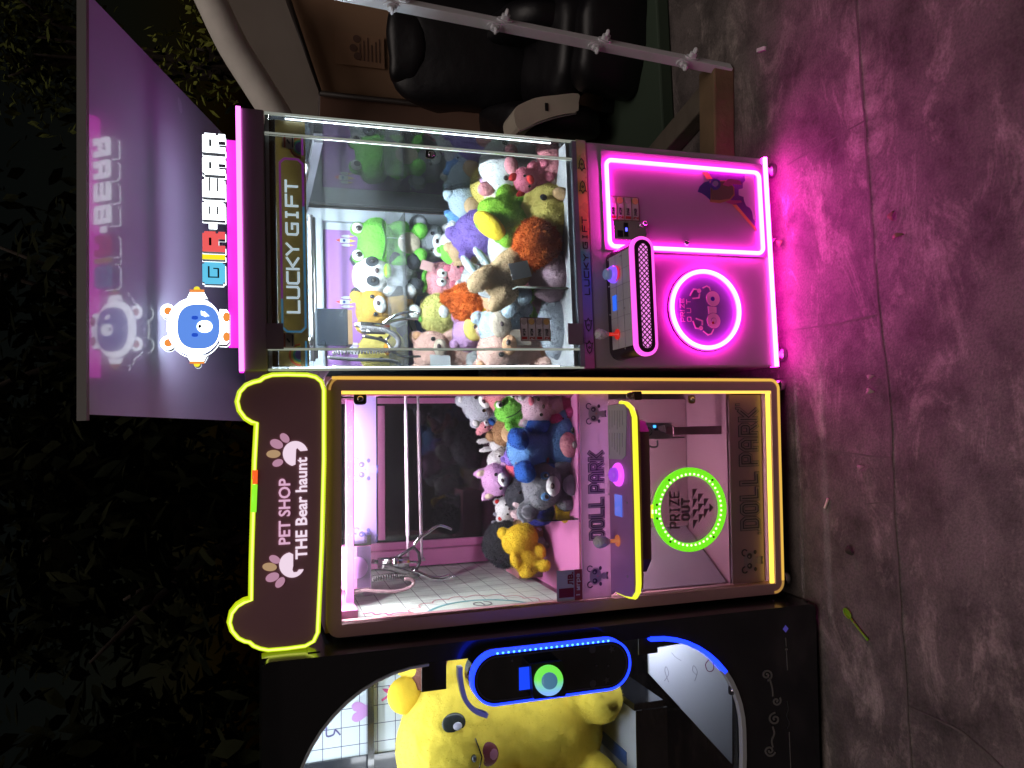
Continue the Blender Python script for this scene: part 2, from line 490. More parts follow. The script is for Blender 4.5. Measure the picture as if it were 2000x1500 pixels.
# litter on the ground
def leaf_blade(L=.05, W=.02, curl=.012, n=7):
    vs, fs = [], []
    for i in range(n+1):
        t = i/n; wd = W/2*math.sin(math.pi*min(1, t*.93+.05))**.8
        z = curl*math.sin(t*3.0)+.004
        vs += [(-wd, L*t, z+.3*curl), (0, L*t, z), (wd, L*t, z+.3*curl)]
    for i in range(n):
        a = i*3; fs += [(a, a+1, a+4, a+3), (a+1, a+2, a+5, a+4)]
    return vs, fs
m_leafdry = M('dry_leaf', (.20, .12, .07), .7, var=.4, vs=40)
m_leafpale = M('pale_litter', (.36, .28, .26), .7, var=.3, vs=60)
for i, (x, y, L, W, a, lab, mt) in enumerate([
    (1520, 466, .05, .018, 40, 'pinkish dry leaf on the ground beside the lowest magenta strip', m_leafpale),
    (1752, 412, .026, .02, 80, 'small crumpled leaf near the long joint in front of the magenta machine', m_leafdry),
    (1713, 735, .022, .014, 20, 'small pale leaf on the long joint, right one of a pair', m_leafpale),
    (1713, 766, .026, .016, -10, 'small pale leaf on the long joint, left one of a pair', m_leafpale),
    (1693, 911, .022, .014, 30, 'oval dry leaf in front of the yellow-lit machine', m_leafpale),
    (1670, 1084, .03, .018, -60, 'dark dry leaf near the green spoon', M('dark_leaf', (.05, .035, .03), .8, var=.3)),
    (1770, 458, .035, .012, 10, 'curled brown leaf past the long joint, below the magenta strip', m_leafdry),
    (1524, 480, .03, .022, 200, 'triangular dry leaf under the lower magenta strip', m_leafdry)]):
    p = WD.pz(x, y, 0); mb = MB(); v, f = leaf_blade(L, W); mb.add(v, f, 0, True)
    o = mb.build('fallen_leaf', mt); o.location = (p.x, p.y, .003); o.rotation_euler = (0, R(8), R(a))
    md = o.modifiers.new('solid', 'SOLIDIFY'); md.thickness = .0008
    tag(o, lab, 'leaf', 'leaves scattered on the pavement')
p = WD.pz(1490, 97, 0)
o = MB().prism(rrect(-.022, .022, 0, .012, .004, 3), -.006, .006).build('paper_scrap', M('white_paper', (.75, .72, .70), .8)); o.location = (p.x, p.y, 0); o.rotation_euler.z = R(75)
tag(o, 'small white paper scrap lying on the dark ground by the white pole', 'litter')
p = WD.pz(1620, 974, 0)
o = MB().tube([(0, 0, .005), (.03, 0, .005), (.034, 0, .005)], .004).build('cigarette_butt', M('cigarette_paper', (.75, .6, .5), .8)); o.location = (p.x, p.y, 0.0); o.rotation_euler.z = R(150)
tag(o, 'cigarette butt on the pavement in front of the yellow-lit machine', 'litter')
# green plastic spoon
a, b = WD.pz(1652, 1190, 0), WD.pz(1699, 1250, 0)
mb = MB()
L = (b-a).length
mb.tube([(t*L, 0, .006+.002*math.sin(t*3)) for t in (.30, .5, .75, 1)], [.0035, .003, .0032, .004], n=8)
for sgn in (1,):
    rim = oval(.13*L, 0, .145*L, .0105, 20)
    mb.tube([(x, y, .006) for x, y in rim], .0022, True, 6)
    mb.slab(rim, .003, .0042)
o = mb.build('spoon', M('lime_plastic', (.20, .42, .015), .3, spec=.6)); o.location = (a.x, a.y, 0); o.rotation_euler.z = math.atan2(b.y-a.y, b.x-a.x)
tag(o, 'small lime green plastic spoon lying on the pavement', 'spoon')
for i, (x, y, lab, dx) in enumerate([(1535, 832, 'low green weed growing by the front foot of the yellow-lit machine', .08), (1533, 1028, 'low green weed under the middle of the yellow-lit machine', .06)]):
    p = WD.pz(x, y, 0); mb = MB()
    for k in range(9):
        v, f = leaf_blade(random.uniform(.03, .05), .015, .02)
        mt = Matrix.Rotation(random.uniform(0, 6.28), 4, 'Z') @ Matrix.Rotation(random.uniform(.2, .9), 4, 'X')
        mb.add([mt @ Vector(q) for q in v], f, 0, True)
    o = mb.build('weed', M('weed_green', (.06, .13, .035), .6, var=.3)); o.location = (p.x, p.y+.03, 0)
    tag(o, lab, 'weed', 'weeds between machine and pavement')

# ------------------------------------------------------------------ canopy above the machines
cslope = math.atan(.331)
croot = empty('canopy', Matrix.Translation((.0, -.275, 1.981)) @ Matrix.Rotation(-cslope, 4, 'X'), 'glossy tilted canopy panel mirroring the bear sign below it', 'canopy')
m_can = M('glossy_white_board', (.50, .53, .74), .25, var=.10, vs=3, spec=.3, coat=.55, bump=.006, bs=5)
MB().box(-.112, .800, .012, 1.3, 0, .018).build('panel', m_can, croot)
MB().box(-.125, .815, 0, .011, -.002, .0185).build('fascia', M('fascia_grey', (.17, .16, .155), .6), croot)
for xx in (.0, .74):
    z = 1.981-.331*1.25
    o = MB().box(-.02, .02, -.02, .02, -.0, 1.58).build('post', m_steel, croot)
    o.matrix_parent_inverse = croot.matrix_world.inverted(); o.location = (xx, .93, 0)

# ------------------------------------------------------------------ trees and hedge behind
m_bark = M('bark', (.06, .045, .035), .9, var=.4, bump=.5, bs=30)
def tree(label, base, crown, size, n, mat, leaf=.1, cat='tree', seed=1):
    rnd = random.Random(seed)
    root = empty('tree', Matrix.Translation(base), label, cat, 'dark trees behind the machines')
    mb = MB(); c = Vector(crown)
    mb.tube(smooth([(0, 0, 0), (.05, .02, c.z*.45), (-.03, .05, c.z*.75), tuple(c*1.0)], 5), [.09-.004*i for i in range(16)], n=8)
    for k in range(9):
        d = Vector((rnd.uniform(-1, 1)*size[0], rnd.uniform(-1, 1)*size[1], rnd.uniform(-.7, .8)*size[2]))*.8
        s0 = Vector((0, .03, c.z*rnd.uniform(.5, .95)))
        mb.tube(smooth([s0, s0.lerp(c+d, .5)+Vector((0, 0, .08)), c+d], 4), [.03-.003*i for i in range(9)], n=6)
    mb.build('trunk', m_bark, root)
    lf = MB()
    cl = [Vector((rnd.gauss(0, .5)*size[0], rnd.gauss(0, .45)*size[1], rnd.gauss(0, .5)*size[2])) for _ in range(46)]
    for k in range(n):
        q = c+rnd.choice(cl)+Vector((rnd.gauss(0, .13), rnd.gauss(0, .13), rnd.gauss(0, .11)))
        L = leaf*rnd.uniform(.6, 1.25); W = L*rnd.uniform(.35, .5)
        mt = Matrix.Translation(q) @ Matrix.Rotation(rnd.uniform(0, 6.28), 4, 'Z') @ Matrix.Rotation(rnd.uniform(-1.2, .7), 4, 'X') @ Matrix.Rotation(rnd.uniform(-.6, .6), 4, 'Y')
        v = [(0, 0, 0), (W/2, L*.4, -.1*L), (W*.3, L*.8, -.16*L), (0, L, -.25*L), (-W*.3, L*.8, -.16*L), (-W/2, L*.4, -.1*L), (0, L*.5, -.03*L)]
        lf.add([mt @ Vector(a) for a in v], [(0, 1, 6), (1, 2, 6), (2, 3, 6), (3, 4, 6), (4, 5, 6), (5, 0, 6)], rnd.choice((0, 0, 1)))
    lf.build('crown', [mat, M('leaf_unlit', (.008, .010, .005), .95, var=.3, spec=.05)], root)  # unlit gloom put into the leaf colour
m_lg = M('leaf_olive_unlit', (.017, .019, .008), .85, var=.85, vs=1.5, spec=.05)  # near-black colour and its variation hold night shade and caught light
m_lo = M('leaf_yellow_green', (.04, .045, .010), .9, var=.6, vs=2, spec=.05)
tree('dark broad-leaved tree standing behind the yellow-lit machine', (-.5, 1.9, 0), (0, 0, 2.3), (.75, .5, .75), 2600, m_lg, .13, seed=2)
tree('dark tree at the far left, behind the black machine', (-1.75, 1.75, 0), (0, 0, 2.2), (.65, .5, .8), 2200, m_lg, .14, seed=3)
m_lo3 = M('leaf_dim_olive', (.085, .10, .022), .8, var=.6, vs=3, spec=.1)  # lit look of the crown put into a brighter leaf colour
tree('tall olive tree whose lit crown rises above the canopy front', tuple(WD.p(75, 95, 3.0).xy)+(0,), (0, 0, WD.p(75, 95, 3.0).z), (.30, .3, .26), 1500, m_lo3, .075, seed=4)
tree('dark tree behind the pink sign, crown just over its top', (.35, 2.4, 0), (0, 0, 2.6), (.8, .5, .75), 2600, m_lg, .12, seed=5)
m_lo2 = M('leaf_lit_olive', (.20, .22, .04), .8, var=.5, vs=4, spec=.1)  # lit look of the shrub put into its leaf colour
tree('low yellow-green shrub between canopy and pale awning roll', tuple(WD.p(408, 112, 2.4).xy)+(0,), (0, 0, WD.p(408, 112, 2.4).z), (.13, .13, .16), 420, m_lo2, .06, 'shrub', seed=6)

# ------------------------------------------------------------------ right-hand background: kiosk, massage chairs, timber, pole
kroot = empty('kiosk', Matrix.Identity(4), 'brown walled kiosk with a pale rolled awning edge', 'kiosk')
m_kw = M('kiosk_tan_panel', (.54, .32, .20), .5, var=.12, vs=3)
m_kw2 = M('kiosk_grey_tarpaulin', (.34, .29, .25), .6, var=.15, vs=4)
KY = 2.2
pk = lambda x, y, Y=KY: tuple(WD.p(x, y, Y))
def facet(mb, pts, th=.03, mi=0):
    """solid panel through coplanar-ish pixel corners at given depths"""
    a = [Vector(WD.p(x, y, Y)) for x, y, Y in pts]
    nrm = (a[1]-a[0]).cross(a[2]-a[0]).normalized()
    if nrm.y < 0: nrm = -nrm
    n = len(a)
    mb.add(a+[q+nrm*th for q in a], [tuple(range(n)), tuple(range(2*n-1, n-1, -1))]+[(i, n+i, n+(i+1) % n, (i+1) % n) for i in range(n)], mi)
mb = MB(); facet(mb, [(628, 178, 2.2), (1500, 260, 2.2), (1500, -420, 2.2), (440, -420, 2.2), (556, 8, 2.2)]); mb.build('wall', m_kw, kroot)
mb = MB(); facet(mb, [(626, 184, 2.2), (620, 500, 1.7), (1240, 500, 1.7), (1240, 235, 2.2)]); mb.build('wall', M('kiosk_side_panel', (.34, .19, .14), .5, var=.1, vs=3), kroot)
mb = MB(); facet(mb, [(622, 178, 1.95), (560, 8, 1.95), (535, -60, 1.95), (385, -60, 1.95), (470, 90, 1.95), (565, 235, 1.95), (612, 420, 1.95)], .02); mb.build('awning', m_kw2, kroot)
mb = MB(); mb.tube(smooth([WD.p(372, -90, 1.45), WD.p(412, 0, 1.5), WD.p(455, 90, 1.52), WD.p(505, 170, 1.54), WD.p(545, 235, 1.56), WD.p(575, 300, 1.57)], 6), .07, n=16)
mb.build('awning_roll', M('pale_canvas', (.85, .80, .72), .7, var=.15, bump=.2, bs=25), kroot)
mb = MB()
mb.tube([WD.p(550, -40, 2.17), WD.p(624, 182, 2.17)], .016, n=8)
mb.tube([WD.p(624, 182, 2.17), WD.p(1200, 245, 2.17)], .016, n=8)
mb.build('corner_rail', M('dark_brown_rail', (.05, .035, .03), .5), kroot)
# poster with faded print
po = MB(); po.box(WD.p(660, 125, 2.19).x, WD.p(660, 62, 2.19).x, 2.186, 2.189, WD.p(750, 95, 2.19).z, WD.p(655, 95, 2.19).z)
pr = po.build('poster', M('faded_poster', (.56, .32, .20), .4, var=.08), kroot)
mb = MB(); xa, xb = WD.p(700, 122, 2.19).x, WD.p(700, 66, 2.19).x
za, zb = WD.p(747, 95, 2.19).z, WD.p(660, 95, 2.19).z
for k in range(6): mb.box(xa+.01, xb-.02-.02*(k % 3), 2.1835, 2.1855, za+.015+k*.022, za+.022+k*.022)
for k, (fx, fz) in enumerate(((.2, .57), (.47, .66), (.8, .58))): mb.prism(oval(xa+(xb-xa)*fx, za+(zb-za)*fz, .022, .022, 14), 2.183, 2.1855)
mb.build('print', M('faded_print', (.24, .13, .10), .5), pr)

m_leather = M('black_leather', (.006, .005, .007), .45, var=.3, vs=6, bump=.3, bs=14)
def cushion(name, c, r, rot, parent, mat=m_leather, pw=.55, sag=.03, seed=0):
    mb = MB(); vs, fs = [], []; nu, nv = 28, 18
    for j in range(nv+1):
        th = -math.pi/2+math.pi*j/nv
        for i in range(nu):
            ph = 2*math.pi*i/nu
            sp = lambda t: math.copysign(abs(t)**pw, t)
            p = Vector((r[0]*sp(math.cos(th))*sp(math.cos(ph)), r[1]*sp(math.cos(th))*sp(math.sin(ph)), r[2]*sp(math.sin(th))))
            p += p.normalized()*sag*mnoise.noise(p*7+Vector((seed*3.1, seed, 0)))
            vs.append(rot @ p + Vector(c))
    for j in range(nv):
        for i in range(nu):
            i2 = (i+1) % nu; fs.append((j*nu+i, j*nu+i2, (j+1)*nu+i2, (j+1)*nu+i))
    mb.add(vs, fs, 0, True)
    return mb.build(name, mat, parent)
rid = Matrix.Identity(3)
def chair(base, label, shell=True, seed=0):
    root = empty('massage_chair', Matrix.Translation(base) @ Matrix.Rotation(R(-18), 4, 'Z'), label, 'massage chair', 'massage chairs in the dark behind the pole')
    rx = Matrix.Rotation(R(-14), 3, 'X')
    cushion('backrest', (0, .22, .62), (.27, .12, .36), rx, root, seed=seed+1)
    cushion('headrest', (0, .24, .93), (.17, .08, .09), rx, root, seed=seed+2)
    cushion('seat', (0, -.12, .30), (.24, .30, .11), rid, root, seed=seed+3)
    cushion('footrest', (0, -.46, .17), (.22, .10, .17), rid, root, seed=seed+4)
    for sx in (-1, 1):
        a = cushion('armrest', (sx*.32, -.05, .34), (.085, .36, .24), rid, root, seed=seed+5+sx)
        if shell:
            mb = MB()
            prof = smooth([(-.40, .27), (-.425, .36), (-.42, .46), (-.39, .54), (-.33, .575)], 5)
            N = len(prof)
            vs = [(sx*.32+dx, q.x-.012, q.y) for dx in (-.06, .06) for q in prof]
            mb.add(vs, [(i, i+1, N+i+1, N+i) for i in range(N-1)], 0, True)
            o = mb.build('arm_shell', M('champagne_shell', (.62, .55, .44), .3, .35), a)
            md = o.modifiers.new('solid', 'SOLIDIFY'); md.thickness = .02
    MB().box(-.26, .26, -.3, .35, 0, .12).build('base', m_black, root)
    return root
ch1 = chair((1.61, 1.25, 0), 'black leather massage chair with champagne arm shell, nearer the pink machine', shell=False)
chair((2.05, 1.2, 0), 'black leather massage chair partly hidden by the white pole', shell=False, seed=20)
shell_pts = [WD.q(*p_, .97) for p_ in smooth([(1001, 232), (1004, 214), (1022, 203), (1046, 194), (1085, 189), (1126, 186), (1127, 204), (1125, 222), (1102, 226), (1076, 232), (1045, 243), (1012, 258)], 3, True)]
bpy.context.view_layer.update()
arm_l = [c_ for c_ in ch1.children if c_.name.startswith('armrest')][0]
mb = MB(); mb.prism(shell_pts, .95, 1.10, 0)
q_ = WD.q(1064, 213, .97); mb.prism([(q_[0]-.018, q_[1]-.008), (q_[0]+.018, q_[1]-.008), (q_[0]+.018, q_[1]+.008), (q_[0]-.018, q_[1]+.008)], .946, .9495, 1)
mb.ribbon([WD.q(*p_, .95) for p_ in smooth([(1013, 259), (1045, 244), (1076, 233), (1102, 227), (1124, 223)], 4)], .007, .944, False, 2, t=.006)  # chrome strip standing in for the highlight along the rim
sh_ = mb.build('arm_shell', [M('champagne_shell', (.85, .76, .62), .3, .25), m_black, m_chrome], None, bev=.004)
sh_.parent = arm_l; sh_.matrix_parent_inverse = arm_l.matrix_world.inverted()
# low green-grey platform behind
o = MB().box(.95, 4.2, .62, 2.15, .001, .06).build('platform', M('green_mat', (.045, .07, .045), .7, var=.2, vs=3), None, bev=.008)
tag(o, 'low dark green platform under the massage chairs', 'platform')

m_wood = M('weathered_timber', (.21, .135, .075), .8, var=.35, vs=9, bump=.4, bs=45)
def beam(name, a, b, wd, ht, label, mat):
    a, b = Vector(a), Vector(b); L = (b-a).length
    mb = MB(); N = 10; vs, fs = [], []
    sec = rrect(-wd/2, wd/2, 0, ht, .006, 2)
    for i in range(N+1):
        for s_, h in sec:
            j = .003*mnoise.noise(Vector((i*.9, s_*30, h*30)))
            vs.append((L*i/N, s_+j, h+j*(h > .01)))
    K = len(sec)
    for i in range(N):
        for k in range(K):
            k2 = (k+1) % K; fs.append((i*K+k, (i+1)*K+k, (i+1)*K+k2, i*K+k2))
    fs.append(tuple(range(K))); fs.append(tuple(N*K+k for k in range(K-1, -1, -1)))
    mb.add(vs, fs)
    o = mb.build(name, mat); o.location = a; o.rotation_euler.z = math.atan2(b.y-a.y, b.x-a.x)
    return tag(o, label, 'timber beam', 'timber beams on the ground')
beam('timber_beam', (1.10, .255, 0), (.70, .285, 0), .10, .085, 'short thick timber beam at the foot of the white pole', m_wood)
beam('timber_beam', (1.03, .32, 0), (.83, 1.25, 0), .09, .07, 'greyer timber beam running back into the dark beside the pink machine', M('grey_timber', (.16, .13, .10), .8, var=.3, bump=.4, bs=45))
# white square pole with eyelets
A, B = WD.p(1425, 137, .22), WD.p(640, -18, .22)
dirv = (B-A).normalized()
xax = Vector((0, 1, 0)).cross(dirv).normalized(); yax = dirv.cross(xax)
pm = Matrix((xax, yax, dirv)).transposed().to_4x4() @ Matrix.Rotation(R(32), 4, 'Z'); pm.translation = A
proot = empty('pole', pm, 'white square metal pole with eyelet clamps leaning up from a timber beam', 'pole')
m_wp = M('white_pole_paint', (.80, .80, .84), .45, var=.12, vs=20, bump=.05)
MB().box(-.0165, .0165, -.0165, .0165, 0, (B-A).length).build('shaft', m_wp, proot, bev=.002)
def along(x, y):
    q = pm.inverted() @ WD.p(x, y, .22); return q.z
for x, y in ((775, 12), (975, 36), (1170, 82), (1340, 125)):
    z = along(x, y)
    for (dx, dy) in ((-1, 0), (0, -1)):
        mb = MB()
        d = Vector((dx, dy, 0)); s_ = Vector((dy, -dx, 0))
        mt = Matrix((s_, d, Vector((0, 0, 1)))).transposed().to_4x4(); mt.translation = d*.017+Vector((0, 0, z+(.018 if dx else -.014)))
        fl = oval(0, 0, .015, .026, 16)
        mb.prism(fl, 0, .005)
        mb.prism(rrect(-.009, .009, -.014, .014, .008, 4), .005, .02)
        mb.tube([(.0+.007*math.cos(t), .026+.009*math.sin(t), 0) for t in [k*.523 for k in range(12)]], .0048, True, 8)
        mb.xf(mt)
        mb.build('eyelet', m_wp, proot)
# ------------------------------------------------------------------ LUCKY machine (pink)
lk = empty('claw_machine', LK.m, 'lilac claw machine outlined in magenta neon under a lit bear sign', 'claw machine', 'claw machines in a row')
W, DP = .686, .86
Z0, ZB, ZG, ZH = .05, .694, .725, 1.614
mb = MB(); mb.box(0, W, 0.0, DP, Z0+.012, ZB)
mb.build('cabinet', m_greycab, lk, bev=.006)
for fx, fy in ((.03, .03), (W-.04, .03), (.04, DP-.06), (W-.04, DP-.06)):
    MB().lathe([(.012, .05), (.012, .018), (.02, .016), (.024, .004), (.022, 0.0)], (fx+.012, fy, 0), n=16).build('foot', m_steel, lk)
# bottom and top strip
mb = MB(); mb.box(.0, W, -.010, -.0015, Z0, Z0+.011, 0); mb.box(.0, W, -.0014, .02, Z0-.002, Z0+.0115, 1)
mb.build('bottom_light_strip', [M('magenta_strip_core', (.1, .1, .1), .3, em=(22, 1.05, 13), es=1.0), lamp_mat('magenta_floor_glow', (1, .010, .55), 22)], lk)
MB().box(-.001, W+.004, 0, DP, ZH, 1.672).build('header', m_header, lk, bev=.004)
mb = MB(); mb.box(-.001, W+.004, -.006, .006, 1.672, 1.684, 0); mb.box(-.001, W+.004, .0062, .05, 1.673, 1.683, 1)
mb.build('top_light_strip', [m_mag_top, lamp_mat('magenta_glow_soft', (1, .02, .72), 2.5)], lk)
# holographic band with lettering
def holo():
    m = M('holographic_foil', (.16, .13, .2), .28, .15)
    n, l = m.node_tree.nodes, m.node_tree.links; b = n['Principled BSDF']
    tc = n.new('ShaderNodeTexCoord'); nz = n.new('ShaderNodeTexNoise'); nz.inputs['Scale'].default_value = 2.6; nz.inputs['Detail'].default_value = 1; nz.inputs['Distortion'].default_value = .8
    l.new(tc.outputs['Object'], nz.inputs[0])
    sx_ = n.new('ShaderNodeSeparateXYZ'); l.new(tc.outputs['Object'], sx_.inputs[0])
    m1 = n.new('ShaderNodeMath'); m1.operation = 'MULTIPLY_ADD'; m1.inputs[1].default_value = 1.45; l.new(sx_.outputs[0], m1.inputs[0])
    m0 = n.new('ShaderNodeMath'); m0.operation = 'MULTIPLY_ADD'; m0.inputs[1].default_value = .5; m0.inputs[2].default_value = -.25; l.new(nz.outputs[0], m0.inputs[0]); l.new(m0.outputs[0], m1.inputs[2])
    cr = n.new('ShaderNodeValToRGB'); e = cr.color_ramp.elements
    cols = [(.03, (.55, .14, .40)), (.16, (.34, .16, .62)), (.36, (.14, .20, .80)), (.48, (.15, .45, .50)), (.58, (.80, .22, .14)), (.72, (.85, .48, .16)), (.86, (.42, .50, .24)), (.97, (.34, .22, .55))]
    e[0].position, e[0].color = cols[0][0], (*cols[0][1], 1); e[1].position, e[1].color = cols[-1][0], (*cols[-1][1], 1)
    for pz, c in cols[1:-1]:
        k = e.new(pz); k.color = (*c, 1)
    l.new(m1.outputs[0], cr.inputs[0]); l.new(cr.outputs[0], b.inputs['Base Color'])
    return m
MB().box(-.001, W+.001, -.004, .02, ZB+.0005, ZG).build('foil_band', holo(), lk)
mb = MB()
a, b = LK.q(1148, 575, -.005), LK.q(1140, 424, -.005)
strokes(mb, 'LUCKY GIFT', a[0], b[0], ZB+.008, ZG-.009, -.0052, [(1.15, 0)], 1.6, 2.6)
mb.build('band_lettering', m_black, lk)
def rocket(mb, cx, cz, h, Y, flip=1):
    pts = [(0, .5), (.16, .3), (.22, .02), (.22, -.2), (.3, -.33), (.12, -.28), (0, -.5), (-.12, -.28), (-.3, -.33), (-.22, -.2), (-.22, .02), (-.16, .3)]
    mb.ribbon([(cx+y*h*flip, cz+x*h) for x, y in pts], h*.055, Y, True)
    mb.ribbon(oval(cx+.03*h*flip, cz, .07*h, .07*h, 10), h*.05, Y, True)
for (x, y, f) in ((1133, 321, 1), (1134, 365, 1), (1147, 634, -1), (1148, 678, -1)):
    mb = MB(); q = LK.q(x, y, -.005); rocket(mb, q[0], (ZB+ZG)/2, .038, -.0052, f); mb.build('rocket_print', m_black, lk)

# glass case
gl = glass('case_glass', 1.5, haze=.036)
gl2 = glass('side_glass', 2.2)
m_edge = M('acrylic_edge_glow', (.62, .66, .60), .15, var=.1, em=(.50, .56, .48), es=.4)  # emission put into the edges for light carried by the acrylic
XL, XR = .056, .628
MB().box(XL+.003, XR-.003, .0, .004, ZG+.002, ZH-.002).build('front_pane', gl, lk)
MB().box(.004, XL-.003, .006, .010, ZG+.002, ZH-.002).build('corner_pane', gl, lk)
MB().box(XR+.003, W-.006, .006, .010, ZG+.002, ZH-.002).build('corner_pane', gl, lk)
MB().box(0, .005, .010, DP-.03, ZG+.002, ZH-.002).build('side_pane', gl, lk)
MB().box(W-.005, W, .010, DP-.03, ZG+.002, ZH-.002).build('side_pane', gl2, lk)
for xx in (XL, XR): MB().box(xx-.0028, xx+.0028, .0, .012, ZG+.001, ZH-.001).build('pane_edge', m_edge, lk)
for xx in (.0025, W-.003): MB().box(xx-.003, xx+.003, .002, .0098, ZG+.001, ZH-.001).build('pane_edge', m_edge, lk)
MB().box(.004, W-.004, -.004, .03, ZG-.0005, ZG+.014).build('lower_rail', M('blue_grey_rail', (.25, .27, .33), .3, .5), lk)
for (xa, za, xb, zb) in ((520, 682, 553, 632), (1110, 673, 1135, 632)):
    p0, p1 = LK.q(xa, za, -.004), LK.q(xb, zb, -.004)
    MB().box(p0[0], p1[0], -.010, -.0045, min(p0[1], p1[1]), max(p0[1], p1[1])).build('hinge_plate', M('hinge_mauve', (.21, .15, .2), .5), lk)
q = LK.q(840, 303, -.002)
mb = MB(); mb.prism(rrect(q[0]-.012, q[0]+.014, q[1]-.012, q[1]+.014, .008), -.008, -.001, 0)
mb.lathe([(.009, 0), (.009, -.006), (.006, -.008)], (q[0]-.001, -.008, q[1]-.001), 'Y', 16, 1)
mb.build('pane_lock', [m_black, m_chrome], lk)
for xx in (.0085, W-.0105): MB().box(xx-.0012, xx+.0012, .012, .016, .80, 1.56).build('corner_fill', lamp_mat('corner_fill_white', (.80, .94, 1), 6), lk)  # added bars lighting the front toys, drawn as a bright edge line
# inside shell
m_int = M('pale_blue_panel', (.50, .56, .64), .4, var=.08, vs=4)
MB().box(.006, W-.006, DP-.03, DP, ZG, ZH).build('back_frame', m_int, lk)
MB().box(.006, W-.006, .012, DP-.031, ZG+.0155, ZG+.028).build('case_floor', M('grey_felt', (.34, .34, .36), .9, var=.2, bump=.3), lk)
MB().box(.006, W-.006, .02, DP-.031, ZH-.012, ZH-.002).build('case_ceiling', m_int, lk)
MB().box(.628, W-.012, DP-.055, DP-.031, ZG+.03, ZH-.012).build('corner_post', m_int, lk)
MB().box(.012, .05, DP-.055, DP-.031, ZG+.03, ZH-.012).build('corner_post', m_int, lk)
MB().box(.05, .628, DP-.06, DP-.031, 1.40, 1.44).build('cross_beam', m_int, lk)
MB().box(W-.035, W-.008, .1, DP-.06, 1.455, 1.48).build('side_beam', M('dark_grey_rail', (.09, .09, .11), .35, .4), lk)
# printed poster on the back wall
pY = DP-.0335
mb = MB()
mb.prism([(.052, .80), (.600, .80), (.600, 1.395), (.052, 1.395)], pY, pY+.002, 0)
def pix_rocket(cx, cz, h):
    mb.flat([(cx+a*h, cz+b*h) for a, b in ((-.12, -.3), (.12, -.3), (.14, .15), (0, .5), (-.14, .15))], pY-.002, 1)
    mb.flat([(cx+a*h, cz+b*h) for a, b in ((-.1, .24), (.1, .24), (0, .5))], pY-.0035, 2)
    for s_ in (-1, 1):
        mb.flat([(cx+s_*.26*h+a*h, cz+b*h) for a, b in ((-.08, -.3), (.08, -.3), (.08, .0), (0, .18), (-.08, .0))], pY-.002, 1)
        mb.flat([(cx+s_*.26*h+a*h, cz+b*h) for a, b in ((-.05, -.32), (.05, -.32), (0, -.6))], pY-.002, 4)
    mb.flat([(cx+a*h, cz+b*h) for a, b in ((-.09, -.32), (.09, -.32), (0, -.7))], pY-.002, 4)
    mb.flat(oval(cx, cz, .08*h, .08*h, 10), pY-.0035, 3)
for x, y in ((672, 470), (688, 681), (672, 590)):
    q = LK.q(x, y, pY); pix_rocket(q[0], q[1], .065)
# big astronaut helmet print low on the wall
q = LK.q(858, 615, pY)
mb.flat(oval(q[0], q[1], .128, .125, 36), pY-.002, 5)
mb.ribbon(oval(q[0], q[1], .128, .125, 36), .006, pY-.0034, True, 6)
mb.flat(oval(q[0]-.005, q[1]-.005, .085, .09, 32, .8), pY-.0036, 7)
mb.flat([(q[0]+a, q[1]+b) for a, b in ((-.09, .06), (-.02, .085), (.05, .075), (.07, .06), (.075, .085), (.0, .105), (-.08, .085))], pY-.0038, 3)
q = LK.q(810, 470, pY)
strokes(mb, 'LUCKY', q[0]-.06, q[0]+.075, q[1]-.011, q[1]+.011, pY-.002, [(.7, 1)])
mb.build('back_poster', [M('violet_poster', (.36, .16, .52), .45, var=.1, vs=2.5), M('print_white', (.75, .78, .85), .5), M('print_red', (.6, .05, .05), .5), M('print_blue', (.03, .10, .42), .5),
    M('print_yellow', (.75, .6, .08), .5), M('print_beige', (.52, .48, .46), .5), M('print_dark', (.04, .03, .06), .5), M('print_navy', (.03, .05, .22), .5)], lk)
# light bars under the ceiling
m_led = lamp_mat('cool_white_led', (.80, .94, 1), 400)
for yy, zz, mm in ((.045, 1.592, m_led), (.36, 1.594, lamp_mat('cool_white_led_dim', (.80, .94, 1), 190))):
    MB().box(.06, .62, yy, yy+.022, zz, zz+.006).build('led_bar', mm, lk)
# display racks with frosted lip
fro = glass('frosted_acrylic', 1.45, (.93, .95, .98), .16)
for (x0_, x1_, yf) in ((757, 793, .60), (885, 925, .60)):
    za, zb = LK.p(x1_, 560, yf).z, LK.p(x0_, 560, yf).z
    r = MB().box(.05, .615, yf, yf+.004, za, zb).build('display_rack', fro, lk)
    MB().box(.05, .615, yf+.004, DP-.062, za-.004, za).build('rack_floor', fro, r)
# gold banner
bY = .022
zt, zb_ = LK.p(541, 490, bY).z, LK.p(600, 490, bY).z
m_gold = M('gold_banner', (.34, .28, .13), .4, var=.18, vs=3, trans=.22)
bn = MB().box(.012, W-.012, bY, bY+.003, zb_, zt).build('banner', m_gold, lk)
MB().box(.012, W-.012, bY+.001, bY+.006, zt+.0005, ZH-.004).build('banner_gap_shade', m_black, lk)  # black strip standing in for the dark gap above the banner
mb = MB()
p0, p1 = LK.q(570, 610, bY), LK.q(570, 354, bY)
strokes(mb, 'LUCKY GIFT', p0[0], p1[0], LK.q(582, 480, bY)[1], LK.q(560, 480, bY)[1], bY-.002, [(1.25, 0)], 1.35, 2.2)
f = lambda x, y: LK.q(x, y, bY)
z1, z2 = f(549, 480)[1], f(594, 480)[1]
xa, xm1, xm2, xb = f(570, 648)[0], f(549, 586)[0], f(594, 406)[0], f(570, 311)[0]
mb.ribbon([(xm1, z1), (xa+.012, z1), (xa, z1-.012), (xa, z2+.012), (xa+.012, z2), (xm2, z2)], .0055, bY-.002, False, 1)
